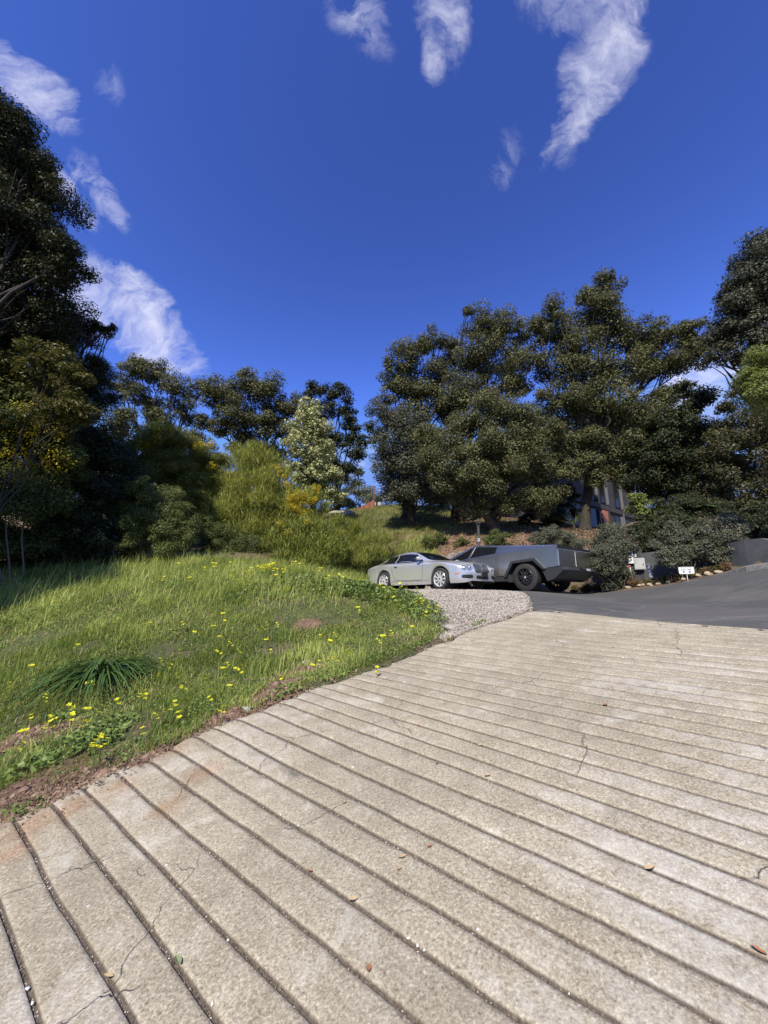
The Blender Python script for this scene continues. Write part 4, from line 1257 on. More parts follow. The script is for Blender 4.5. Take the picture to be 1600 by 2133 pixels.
def blades(name, XY, hgt, wid, material, label, lean=.35, tone=.5, wind=(.12, .06), seg=2, patch=.42):
    n_ = len(XY)
    x, y = XY[:, 0], XY[:, 1]
    z = GH(x, y)
    hgt = hgt * np.ones(n_); wid = wid * np.ones(n_)
    a = rng.uniform(0, 2 * np.pi, n_)
    side = np.stack([np.cos(a), np.sin(a), np.zeros(n_)], 1)
    ld = np.stack([rng.normal(wind[0], lean, n_), rng.normal(wind[1], lean, n_), np.zeros(n_)], 1)
    B0 = np.stack([x, y, z - .01], 1)
    mid = B0 + ld * hgt[:, None] * .32 + np.array([0, 0, 1]) * hgt[:, None] * .58
    tip = B0 + ld * hgt[:, None] * 1.0 + np.array([0, 0, 1]) * hgt[:, None] * (.98 - .25 * np.linalg.norm(ld, axis=1, keepdims=True))
    w_ = wid[:, None]
    V = np.stack([B0 - side * w_ * .5, B0 + side * w_ * .5, mid + side * w_ * .42, mid - side * w_ * .42, tip], 1).reshape(-1, 3)
    b = np.arange(n_)[:, None] * 5
    Q = b + np.array([[0, 1, 2, 3]]); T = b + np.array([[3, 2, 4]])
    r_ = np.clip(tone + (fbm(x * .9, y * .9, 70, 3) - .45) * patch * 4 + rng.normal(0, .2, n_), 0, 1)
    o = mesh_np(name, V, quads=Q, tris=T, mats=material, attrs={'rnd': np.repeat(r_, 5)})
    return tag(o, label, kind='stuff')


def gheight(XY):
    x, y = XY[:, 0], XY[:, 1]
    h = .03 + .10 * np.clip((fbm(x * .8, y * .8, 91, 3) - .2) * 2, 0, 1)
    far = np.clip((np.hypot(x, y) - 6.5) / 5, 0, 1)
    h = h * (1 + far * 1.3)
    return h * rng.uniform(.5, 1.35, len(x))


XY = scatter(150000, meadow_poly, -13, 1.5, -1, 14, gdens)
dist = np.hypot(XY[:, 0], XY[:, 1])
blades('meadow_grass', XY, gheight(XY), .0042 + .0009 * dist, M['grass'], 'bright green spring grass filling the meadow', tone=.5)
# taller pale seed stems along the far rim
XY = scatter(5000, meadow_poly, -12, -1, 8.5, 14)
blades('tall_grass', XY, rng.uniform(.3, .62, len(XY)), .010, M['grass'], 'taller grass along the far rim of the meadow', tone=.7, lean=.3)
XYt = scatter(4500, meadow_poly, -9, 0, 3, 8, lambda x, y: np.clip(gdens(x, y), 0, .6) * (fbm(x * 1.1, y * 1.1, 17, 3) > .47))
blades('grass_tufts', XYt, rng.uniform(.16, .34, len(XYt)), .009, M['grass'], 'taller tufts standing out of the short meadow grass', tone=.65, lean=.4)


def lowleaves(name, XY, size, zmax, material, label, tone=.5, upn=1.0, aspect=.8):
    n_ = len(XY)
    z = GH(XY[:, 0], XY[:, 1]) + rng.uniform(.004, 1, n_) ** 1.0 * zmax
    C = np.stack([XY[:, 0], XY[:, 1], z], 1)
    Nn = np.array([0, 0, upn]) + rng.normal(0, .45, (n_, 3))
    L = size * rng.uniform(.6, 1.4, n_)
    V, Q = leafquads(C, Nn, L, L * aspect, .18)
    r_ = np.clip(tone + rng.normal(0, .25, n_), 0, 1)
    o = mesh_np(name, V, quads=Q, mats=material, attrs={'rnd': np.repeat(r_, 4)})
    return tag(o, label, kind='stuff')


def cdens(x, y):
    return np.clip(gdens(x, y) * 1.4 * np.clip((fbm(x * 1.2, y * 1.2, 55, 3) - .2) * 3, .15, 1), 0, 1)


XY = scatter(70000, meadow_poly, -13, 1.5, -1, 14, cdens)
dd_ = np.hypot(XY[:, 0], XY[:, 1])
lowleaves('clover', XY, .016 + .0022 * dd_, .055, M['weed'], 'low clover like leaves between the grass', .5)
# leafy patches: near the driveway at the left, and the mallow patch beside the gravel
LW = []
for (px, py, d, r, n_, hh, sz) in [(160, 1560, 4.2, .38, 420, .14, .06), (230, 1520, 4.4, .25, 220, .12, .055), (60, 1600, 4.0, .25, 160, .10, .055), (130, 1500, 4.6, .2, 160, .12, .06), (40, 1700, 3.6, .2, 120, .08, .04),
                                   (700, 1225, 11, 1.0, 1500, .30, .085), (760, 1235, 10.5, .8, 1200, .30, .085), (820, 1250, 9.2, .7, 1000, .28, .075), (870, 1270, 8.2, .45, 600, .24, .06), (640, 1215, 11.5, .9, 900, .26, .085), (900, 1320, 6.6, .3, 240, .08, .04),
                                   (600, 1450, 5.2, .25, 130, .10, .045), (1000, 1300, 6.5, .14, 90, .06, .03), (890, 1285, 7.6, .35, 520, .22, .05), (860, 1262, 8.2, .4, 420, .24, .055), (915, 1300, 7, .2, 200, .14, .04), (560, 1230, 10, .8, 500, .2, .07), (50, 1290, 8, .6, 350, .18, .07)]:
    c = onground(px, py)
    a = rng.uniform(0, 2 * np.pi, n_); q = rng.random(n_) ** .6 * r
    x = c[0] + q * np.cos(a); y = c[1] + q * np.sin(a)
    z = GH(x, y) + rng.random(n_) ** .7 * hh * (1 - .55 * q / r) + .01
    LW.append(np.stack([x, y, z, sz * rng.uniform(.5, 1.3, n_)], 1))
LW = np.concatenate(LW)
V, Q = leafquads(LW[:, :3], np.array([0, 0, 1.0]) + rng.normal(0, .5, (len(LW), 3)), LW[:, 3], LW[:, 3] * .8, .2)
o = mesh_np('weed_patches', V, quads=Q, mats=M['weed'], attrs={'rnd': np.repeat(rng.uniform(.15, 1, len(LW)), 4)})
tag(o, 'broad leaved weeds in patches by the driveway and the gravel', kind='stuff')

XYd = scatter(16000, meadow_poly, -12, 1.5, -1, 13, lambda x, y: np.clip(1.6 / np.maximum(np.hypot(x, y), 2.5), .1, 1) * (.25 + (fbm(x * 2.1, y * 2.1, 61, 3) > .5)))
M['thatch'] = leafmat('dry_grass', (.16, .12, .05), (.46, .38, .2), .7, .2)
blades('dry_thatch', XYd, rng.uniform(.03, .13, len(XYd)), .0045 + .0007 * np.hypot(XYd[:, 0], XYd[:, 1]), M['thatch'], 'dry straw coloured stems mixed into the green meadow', lean=.9, tone=.5)
# hill grass
hp = [tuple(P(*q)[:2]) for q in [(700, 1170, 17.5), (960, 1165, 17.2), (1080, 1150, 17.2), (1120, 1110, 20), (980, 1062, 27), (930, 1058, 29), (700, 1062, 29), (690, 1085, 25)]]
XY = scatter(42000, hp, -6, 9, 14, 34, lambda x, y: np.clip((fbm(x * .9, y * .9, 15, 3) - .15) * 2.6, .1, 1) * np.clip(1.15 - np.clip(x - 1.6 - (y - 16) * .12, 0, 9) * .35, .12, 1) * np.clip(np.hypot(x - P(960, 1145, 18)[0], (y - P(960, 1145, 18)[1]) * .8) / 1.5 - .35, .03, 1))
blades('hill_grass', XY, rng.uniform(.10, .30, len(XY)), .022, M['drygrass'], 'yellow green grass on the slope behind the cars', tone=.5, lean=.45, patch=.3)
XY = scatter(5000, [(-3.2, 13.5), (-1.0, 14.5), (2.5, 17.4), (2.0, 19), (-2.6, 18.5)], -4, 4, 13, 20)
blades('bank_grass', XY, rng.uniform(.2, .5, len(XY)), .018, M['grass'], 'long green grass at the foot of the bank behind the silver car', tone=.45, lean=.4)
hp2 = [tuple(P(*q)[:2]) for q in [(900, 1165, 17.2), (1300, 1150, 15.8), (1330, 1120, 17), (1350, 1100, 24), (950, 1065, 27), (860, 1075, 25)]]
XY = scatter(30000, hp2, -2, 22, 13, 32)
lowleaves('leaf_litter', XY, .09, .03, M['litter'], 'dry fallen leaves covering the slope under the oaks', .5, aspect=.55)

# driveway-edge litter
XYl = []
for i in range(len(EDGE) - 1):
    p, q = EDGE[i], EDGE[i + 1]; L = np.hypot(*(q - p)); n_ = int(L * (900 if i < 5 else 330))
    t = rng.random(n_); d = (q - p) / L; nn_ = np.array([-d[1], d[0]])
    o_ = rng.normal(.10 if i < 5 else .05, .14 if i < 5 else .06, n_)
    XYl.append(p + (q - p) * t[:, None] + nn_ * o_[:, None])
XYl = np.concatenate(XYl)


def top_z(x, y):
    ins = inpoly(x, y, conc_poly)
    return np.where(ins, plane_z(x, y) * .65 + H(x, y) * .35 + .004, GH(x, y) + .008)


def chips(name, XY, size, material, label, zfun, thick=0, aspect=.5, up=1.0, tone=.5):
    n_ = len(XY)
    z = zfun(XY[:, 0], XY[:, 1]) + rng.uniform(0, .012, n_)
    C = np.stack([XY[:, 0], XY[:, 1], z], 1)
    L = size * rng.uniform(.5, 1.4, n_)
    V, Q = leafquads(C, np.array([0, 0, up]) + rng.normal(0, .3, (n_, 3)), L, L * aspect, .2)
    o = mesh_np(name, V, quads=Q, mats=material, attrs={'rnd': np.repeat(np.clip(tone + rng.normal(0, .3, n_), 0, 1), 4)})
    return tag(o, label, kind='stuff')


chips('leaf_litter', XYl, .030, M['litter'], 'dry leaf fragments lying along the driveway edge', top_z)


def pebbles(name, C, S, material, label, parent=None, kind='stuff'):
    """jittered octahedra"""
    base = np.array([[1, 0, 0], [-1, 0, 0], [0, 1, 0], [0, -1, 0], [0, 0, .7], [0, 0, -.7]], float)
    Fb = np.array([[0, 2, 4], [2, 1, 4], [1, 3, 4], [3, 0, 4], [2, 0, 5], [1, 2, 5], [3, 1, 5], [0, 3, 5]])
    n_ = len(C)
    a = rng.uniform(0, 2 * np.pi, n_); ca, sa = np.cos(a), np.sin(a)
    b = base[None] * rng.uniform(.6, 1.25, (n_, 6, 3)) * np.asarray(S)[:, None, None]
    x = b[..., 0] * ca[:, None] - b[..., 1] * sa[:, None]; y = b[..., 0] * sa[:, None] + b[..., 1] * ca[:, None]
    V = np.stack([x, y, b[..., 2]], -1) + C[:, None, :]
    T = np.arange(n_)[:, None, None] * 6 + Fb[None]
    o = mesh_np(name, V.reshape(-1, 3), tris=T.reshape(-1, 3), mats=material, attrs={'rnd': np.repeat(rng.random(n_), 6)})
    return tag(o, label, kind=kind)


def stonemat(name, stops, rough=.85):
    m = mat(name, (.4, .4, .4), rough); n = N(m); n.color(n.ramp(n.attr('rnd'), stops)); return m


M['gravel'] = stonemat('gravel_stone', [(0, (.12, .10, .08)), (.2, (.24, .205, .165)), (.5, (.34, .30, .245)), (.8, (.43, .385, .32)), (1, (.60, .55, .48))])
XY = scatter(42000, gravel_poly, -2, 6, 5, 17.5, lambda x, y: np.clip(1.6 - np.hypot(x, y) * .075, .15, 1) * np.clip(edge_dist(x, y) * 8 + .35, 0, 1))
C = np.stack([XY[:, 0], XY[:, 1], GH(XY[:, 0], XY[:, 1]) + .006], 1)
pebbles('gravel', C, .009 + .0013 * np.hypot(XY[:, 0], XY[:, 1]) * rng.uniform(.6, 1.3, len(XY)), M['gravel'], 'pale crushed gravel of the parking pad')
# grit caught in the grooves
M['grit'] = stonemat('grit', [(0, (.06, .045, .035)), (.5, (.16, .115, .085)), (.8, (.34, .27, .21)), (1, (.70, .64, .56))])
gi = rng.integers(np.argmax(GR > -.6), np.argmax(GR > 4.2), 16000)
tt = rng.beta(1.1, 2.2, len(gi)) * 6.5
s_ = GR[gi]
tl = np.array([tleft(v) for v in GR])[gi]
tt = tl + tt
s_w = s_ + (fbm(tt * .9 + gi * 13.7, tt * 0 + gi, 5, 4) - .47) * .030 + rng.normal(0, .004, len(gi))
x, y = ST2XY(s_w, tt)
z = (H(x, y) * .35 + plane_z(x, y) * .65) - .011
sz = .0035 * rng.uniform(.5, 1.6, len(x)) * np.where(rng.random(len(x)) < .02, 1.9, 1)
pebbles('groove_grit', np.stack([x, y, z], 1), sz, M['grit'], 'small grit and pebbles caught in the driveway grooves')
# loose soil crumbs at the bottom left and around bare hollows
XYc = np.concatenate([rng.normal(c_, r_ * .55, (int(600 * r_ / .3), 2)) for c_, r_ in BARE[:9]])
XYc = XYc[~inpoly(XYc[:, 0], XYc[:, 1], [tuple(p) for p in conc_poly])]
M['crumb'] = stonemat('soil_crumb', [(0, (.09, .048, .03)), (.5, (.18, .105, .07)), (1, (.32, .22, .155))])
pebbles('soil_crumbs', np.stack([XYc[:, 0], XYc[:, 1], GH(XYc[:, 0], XYc[:, 1]) + .004], 1), rng.gamma(2, .006, len(XYc)) + .004, M['crumb'], 'crumbled reddish soil in the bare hollows')

# ---- individual leaves and pebbles lying on the concrete
mb = MB()


def leafmesh(L, W, curl, m):
    V = []; F = []
    n_ = 7
    for i in range(n_):
        t = i / (n_ - 1); w_ = W * math.sin(math.pi * (.04 + .92 * t)) * .5; zc = curl * (t - .5) ** 2 * 4
        V += [((t - .5) * L, -w_, zc + w_ * .5), ((t - .5) * L, 0, zc), ((t - .5) * L, w_, zc + w_ * .5)]
    for i in range(n_ - 1):
        F += [(i * 3, i * 3 + 1, i * 3 + 4, i * 3 + 3), (i * 3 + 1, i * 3 + 2, i * 3 + 5, i * 3 + 4)]
    me = bpy.data.meshes.new('leaf'); me.from_pydata(V, [], F); me.materials.append(m); return me


lt = leafmesh(.045, .024, .004, mat('tan_dry_leaf', (.42, .31, .17), .6)); lo_ = leafmesh(.04, .02, .005, mat('orange_dry_leaf', (.34, .15, .07), .6)); lg = leafmesh(.05, .026, .004, mat('fresh_leaf', (.22, .26, .12), .5))


def onconc(px, py):
    r3 = ray(px, py); return r3 * (-1.5 / (r3[2] - PA * r3[0] - PB * r3[1]))


for (px, py, k_, sc_, lab) in [(838, 1788, lt, 1, 'largest tan leaf of the pair lying on the concrete near the bottom centre'), (832, 1812, lt, .75, 'small brown leaf just below the largest tan leaf'), (895, 1766, lo_, .8, 'orange brown leaf up and right of the tan leaf pair'),
                               (370, 2005, lg, 1, 'green leaf caught on a groove at the lower left'), (1355, 1812, lt, 1, 'yellowish leaf lying across a groove at the right'), (735, 1877, lt, .9, 'tan leaf standing in a groove left of the bottom centre'),
                               (1583, 1986, lo_, 1, 'red orange leaf in a groove at the right edge'), (768, 2022, lo_, .8, 'reddish leaf in a groove near the bottom edge'), (1260, 1470, lo_, 1.4, 'orange leaf far up on the middle of the driveway'),
                               (872, 1513, lo_, .9, 'reddish leaf by the upper left grooves'), (910, 1592, lo_, .9, 'orange leaf below the reddish one on the upper driveway'), (718, 1673, lt, .8, 'dark tan leaf on the flat concrete left of centre'),
                               (225, 2038, lt, .9, 'pale tan leaf in a groove near the lower left corner'), (1015, 1617, lt, .9, 'pale yellow leaf on the middle grooves'), (1000, 1554, lt, .8, 'pale leaf resting on the upper middle grooves'), (645, 1817, lo_, .8, 'pinkish leaf in a long groove left of centre')]:
    q = onconc(px, py); o = link('fallen_leaf', k_); o.location = (q[0], q[1], q[2] + .006); o.scale = (sc_,) * 3
    o.rotation_euler = (rng.uniform(-.1, .25), rng.uniform(-.25, .1), rng.uniform(0, 6.28)); tag(o, lab, 'leaf', 'leaves lying on the driveway')
pb = rocks[0].copy(); pb.materials.clear(); pb.materials.append(mat('white_pebble', (.7, .66, .6), .6))
for (px, py) in [(57, 2060), (68, 2090), (443, 2092), (348, 1605), (272, 1630), (676, 1507), (622, 1721), (585, 1698), (851, 1955), (870, 1970), (884, 1980), (995, 1937), (973, 1708), (515, 1600), (735, 1598), (1038, 1756), (887, 1398), (1030, 1430), (185, 1888), (347, 1803)]:
    q = onconc(px, py); o = link('white_pebble', pb); o.location = (q[0], q[1], q[2] + .001); s_ = rng.uniform(.005, .008); o.scale = (s_ * 1.4, s_, s_); o.rotation_euler = (0, 0, rng.uniform(0, 6))
    tag(o, 'small white pebble lying in or beside a groove of the driveway', 'pebble', 'white pebbles on the driveway')

# ------------------------------------------------------------------ strap-leaved clump (agapanthus) in the meadow
c = onground(205, 1425); z0 = GH(c[0], c[1])[0]
root = empty('strap_leaf_plant', (c[0], c[1], z0 + .03), 0, 'big clump of long arching dark green strap leaves in the meadow', 'plant')
Vv, Ff, Rr = [], [], []
for k_ in range(190):
    a = rng.uniform(0, 2 * math.pi); L = rng.uniform(.70, 1.22); el = rng.uniform(.55, 1.35)
    n_ = 9; t = np.linspace(0, 1, n_)
    r_ = L * (t * math.cos(el) + .28 * t ** 2); z_ = L * (t * math.sin(el) - (.55 + .35 * math.sin(el)) * t ** 2.2)
    D = np.array([math.cos(a), math.sin(a), 0]); S_ = np.array([-D[1], D[0], 0])
    pts = D * (r_ + rng.uniform(-.12, .12))[:, None] + np.array([0, 0, 1]) * np.maximum(z_, -.05)[:, None] + rng.normal(0, .04, 3) * np.array([1, 1, 0])
    wd = .026 * np.clip(1.15 - t ** 3, .05, 1) * rng.uniform(.8, 1.2)
    b = len(Vv) * 1
    b = sum(len(v) for v in Vv)
    ctr = pts - np.array([0, 0, .006])
    Vv.append(np.stack([pts + S_ * wd[:, None] * .5, ctr, pts - S_ * wd[:, None] * .5], 1).reshape(-1, 3))
    i = np.arange(n_ - 1) * 3 + b
    Ff.append(np.concatenate([np.stack([i, i + 1, i + 4, i + 3], -1), np.stack([i + 1, i + 2, i + 5, i + 4], -1)]))
    Rr.append(np.full(n_ * 3, np.clip(rng.normal(.5, .25), 0, 1)))
mesh_np('strap_leaves', np.concatenate(Vv), quads=np.concatenate(Ff), mats=M['aga'], parent=root, smooth=True, attrs={'rnd': np.concatenate(Rr)})

# ------------------------------------------------------------------ yellow flowers: one stem with a head of blossoms each
def flowermesh(seed, nh, hgt, spread, bs):
    r_ = np.random.default_rng(seed)
    b = MB(); pb_ = []
    for k_ in range(nh):
        a = r_.uniform(0, 6.28); top = np.array([math.cos(a) * spread * r_.uniform(.2, 1), math.sin(a) * spread * r_.uniform(.2, 1), hgt * r_.uniform(.8, 1.1)])
        b.tube([(0, 0, 0), tuple(top * np.array([.4, .4, .6])), tuple(top)], [.0022, .0018, .0014], 4, caps=False)
        nrm = unit(np.array([SUNV[0] * .5 + r_.normal(0, .3), SUNV[1] * .5 + r_.normal(0, .3), .9]))
        e1 = unit(np.cross(nrm, [0.2, 1, 0])); e2 = np.cross(nrm, e1)
        for j in range(5):
            an = j * 2 * math.pi / 5 + a
            d = e1 * math.cos(an) + e2 * math.sin(an); s__ = np.cross(nrm, d)
            pb_.append([top, top + d * bs * .6 + s__ * bs * .36 + nrm * bs * .3, top + d * bs * 1.0 + nrm * bs * .34, top + d * bs * .6 - s__ * bs * .36 + nrm * bs * .3])
    nf = len(b.f)
    for q in pb_: b.addm([tuple(v) for v in q], [(0, 1, 2, 3)])
    me = bpy.data.meshes.new('flower'); me.from_pydata(b.v, [], b.f)
    me.materials.append(M['weed']); me.materials.append(M['petal'])
    me.polygons.foreach_set('material_index', np.r_[np.zeros(nf, int), np.ones(len(pb_), int)].astype(np.int32))
    at = me.attributes.new('rnd', 'FLOAT', 'POINT'); at.data.foreach_set('value', r_.random(len(me.vertices)).astype(np.float32))
    return me


FM = [flowermesh(i, [2, 3, 4, 3][i], [.13, .16, .15, .12][i], .035, .019) for i in range(4)]
FMB = [flowermesh(10 + i, [4, 5, 6][i], [.24, .28, .3][i], .06, .028) for i in range(3)]
FT = FM + FMB


def flower(px, py, d, big, lab, grp, sc_=1.0, jit=0):
    c = onground(px, py + 8) if d < 8 else P(px, py, d)
    x, y = c[0] + rng.normal(0, jit), c[1] + rng.normal(0, jit)
    o = link('yellow_flower', (FMB if big else FM)[rng.integers(3)])
    o.location = (x, y, GH(x, y)[0] - .01); o.rotation_euler = (rng.normal(0, .12), rng.normal(0, .12), rng.uniform(0, 6.28)); o.scale = (sc_ * rng.uniform(.9, 1.4),) * 3
    tag(o, lab, 'flower', grp)


for (px, py, d) in [(205, 1565, 3.95), (215, 1548, 4.0), (197, 1575, 3.92), (208, 1555, 3.98)]:
    flower(px, py + 22, d, False, 'bright yellow flower of the cluster nearest the driveway at the lower left', 'yellow flowers by the driveway edge', 1.15)
flower(25, 1590, 3.95, False, 'yellow flower alone in the leafy weeds at the lower left edge', 'yellow flowers by the driveway edge', 1.15)
for (px, py) in [(295, 1535), (315, 1505), (330, 1532), (325, 1500), (352, 1492), (358, 1502), (348, 1488)]:
    flower(px, py + 14, 4.45, False, 'yellow flower in the loose cluster above the orange stained driveway edge', 'yellow flowers by the driveway edge', 1.1)
for (px, py) in [(172, 1502), (95, 1460), (185, 1312), (240, 1292), (302, 1305), (312, 1303), (352, 1326), (362, 1320), (376, 1328), (373, 1306), (377, 1363), (398, 1320), (445, 1311), (457, 1329), (465, 1294), (463, 1287), (489, 1317), (480, 1346), (425, 1435), (434, 1448), (432, 1473),
                 (470, 1446), (463, 1494), (506, 1395), (507, 1412), (500, 1362), (350, 1380), (348, 1290), (578, 1427), (580, 1300), (583, 1306), (540, 1315), (551, 1313), (635, 1402), (644, 1393), (660, 1385), (681, 1346), (694, 1320), (697, 1330), (702, 1386), (726, 1373),
                 (785, 1392), (796, 1348), (800, 1344), (806, 1350), (815, 1330), (890, 1316), (925, 1325), (858, 1310), (20, 1440), (60, 1405), (730, 1295), (748, 1270), (230, 1335), (155, 1355), (270, 1310), (400, 1390)]:
    d = 5.0 + max(0, (1480 - py)) * .0135
    flower(px, py + 10, d, False, 'single small yellow flower scattered in the open meadow', 'scattered yellow meadow flowers', 1.15)
for i in range(46):
    t_ = rng.random(); px = 40 + 860 * t_; py = 1600 - 330 * t_ - rng.gamma(2, 22)
    flower(px, py, 5.0, False, 'single small yellow flower scattered in the open meadow', 'scattered yellow meadow flowers', 1.25)
for i in range(26):
    px = rng.choice([450, 540, 580, 520, 600, 560]) + rng.normal(0, 14); py = 1200
    flower(px, py, 10.6 + rng.uniform(-.6, .9), True, 'yellow flower in the dense patch on the crest of the meadow', 'yellow flowers on the meadow crest', 1.15)
for i in range(44):
    flower(rng.uniform(330, 700), 1210, rng.uniform(8.6, 11.8), rng.random() < .5, 'yellow flower scattered along the far rim of the meadow', 'yellow flowers on the meadow rim', 1.1)
for i in range(12):
    flower(rng.uniform(0, 330), 1210, rng.uniform(8.5, 11.5), False, 'dim yellow flower in the shaded grass at the far left', 'yellow flowers in the shade', 1.1)
for (px, py, d) in [(815, 1262, 8.8), (835, 1270, 8.3), (880, 1265, 8.0), (885, 1272, 7.9), (905, 1285, 7.5), (895, 1290, 7.4), (910, 1278, 7.6), (900, 1296, 7.3), (873, 1290, 7.6), (806, 1270, 8.6), (790, 1265, 9), (915, 1290, 7.3), (840, 1240, 9.5), (862, 1258, 8.6),
                   (745, 1250, 9.6), (690, 1258, 9.4), (720, 1240, 10)]:
    flower(px, py + 6, d, False, 'yellow flower in the leafy corner where weeds meet the gravel', 'yellow flowers beside the gravel', 2.1, .05)

# ------------------------------------------------------------------ car materials
M['silver'] = mat('silver_paint', (.74, .75, .76), .24, metal=.62, coat=.9)
M['glass'] = mat('tinted_glass', (.008, .009, .010), .06, spec=.35)
M['black'] = mat('black_plastic', (.018, .018, .019), .55)
M['gap'] = mat('panel_gap', (.012, .012, .012), .8)
M['rubber'] = noisy('tyre_rubber', (.018, .018, .018), (.035, .034, .032), 30, .75, .3, .003)
M['chrome'] = mat('chrome', (.82, .83, .85), .12, metal=1)
M['alloy'] = mat('alloy', (.74, .75, .76), .32, metal=.45, coat=.4)
M['darkalloy'] = mat('dark_alloy', (.05, .05, .052), .35, metal=.6)
M['lamp'] = mat('lamp_glass', (.34, .36, .38), .12, metal=.5, coat=1)
M['amber'] = mat('amber_lens', (.55, .16, .03), .25)
M['grille'] = mat('grille_mesh', (.16, .16, .165), .4, metal=.6)
M['brake'] = mat('brake_disc', (.12, .12, .12), .4, metal=.8)
ms_ = mat('stainless_steel', (.66, .63, .57), .30, metal=1.0); n = N(ms_)
ob = n.obj((.6, 60, 3.0)); f = n.noise(6, 4, .6, n.obj((1.5, 1.5, 40)))
n.ln(n.ramp(f, [(.3, (.26, .26, .26)), (.7, (.40, .40, .40))]), n.b.inputs['Roughness'])
n.color(n.ramp(n.noise(1.3, 4, .6), [(.3, (.64, .61, .55)), (.7, (.76, .73, .66))]))
M['steel'] = ms_
mpl = noisy('grey_cladding', (.028, .030, .032), (.042, .044, .046), 20, .42, .1, .002)
M['clad'] = mpl


def catmull(x, xp, Yp):
    """smooth interpolation of table rows"""
    xp = np.asarray(xp, float); Yp = np.asarray(Yp, float)
    m = np.gradient(Yp, xp, axis=0)
    i = np.clip(np.searchsorted(xp, x) - 1, 0, len(xp) - 2)
    h = (xp[i + 1] - xp[i])[:, None]; t = ((x - xp[i])[:, None]) / h
    h00 = 2 * t ** 3 - 3 * t ** 2 + 1; h10 = t ** 3 - 2 * t ** 2 + t; h01 = -2 * t ** 3 + 3 * t ** 2; h11 = t ** 3 - t ** 2
    return h00 * Yp[i] + h10 * h * m[i] + h01 * Yp[i + 1] + h11 * h * m[i + 1]


def car_wheel(parent, loc, side, R_, w_, rimr, rim_mat, spokes, double=False, hub_mat=None, spoke_w=.05, twin=.16):
    """axis along local Y; side=-1: outer face towards -Y"""
    root = empty('wheel', loc); root.parent = parent
    s = side
    b = MB(); hw = w_ / 2
    pr = [(rimr, -hw * .85), (rimr + .01, -hw), (R_ * .93, -hw), (R_ * .985, -hw * .86), (R_, -hw * .6), (R_, hw * .6), (R_ * .985, hw * .86), (R_ * .93, hw), (rimr + .01, hw), (rimr, hw * .85)]
    b.lathe(pr, 44); b.build('tyre', M['rubber'], root, smooth=True)
    b = MB()
    o_ = s * hw
    b.lathe([(rimr * 1.005, o_ * .9), (rimr * .97, o_ * .96), (rimr * .93, o_ * .86), (rimr * .90, o_ * .2), (rimr * .90, -o_ * .8)], 44)
    for k_ in range(spokes):
        for off in ((-twin, twin) if double else (0,)):
            a0 = 2 * math.pi * k_ / spokes + (off if double else 0)
            a1 = 2 * math.pi * k_ / spokes + (off * 1.15 if double else 0)
            r0, r1 = rimr * .16, rimr * .95
            y0, y1 = o_ * .72, o_ * .80
            wa, wb = spoke_w * 1.0, spoke_w * (1.0 if double else 1.25)
            V = []
            for (r_, a_, wd, y_) in ((r0, a0, wa, y0), (rimr * .55, (a0 + a1) / 2, spoke_w * .8, o_ * .84), (r1, a1, wb, y1)):
                ca, sa = math.cos(a_), math.sin(a_)
                for q, dy in ((-.5, 0), (.5, 0), (.5, -s * .035), (-.5, -s * .035)):
                    V.append((r_ * ca - q * wd * sa, y_ + dy, r_ * sa + q * wd * ca))
            F = [(0, 1, 2, 3), (8, 9, 10, 11)]
            for k2 in (0, 4):
                F += [(k2 + i, k2 + (i + 1) % 4, k2 + 4 + (i + 1) % 4, k2 + 4 + i) for i in range(4)]
            b.addm(V, F)
    b.lathe([(0.001, o_ * .82), (rimr * .14, o_ * .82), (rimr * .22, o_ * .76), (rimr * .22, o_ * .4)], 24)
    b.build('rim', rim_mat, root, smooth=True)
    b = MB(); b.lathe([(.001, o_ * .35), (rimr * .75, o_ * .35), (rimr * .75, o_ * .25), (.001, o_ * .2)], 30); b.build('brake_disc', M['brake'], root)
    if hub_mat:
        b = MB(); b.lathe([(.001, o_ * .86), (rimr * .10, o_ * .85), (rimr * .12, o_ * .8)], 20); b.build('hub_cap', hub_mat, root, smooth=True)
    return root


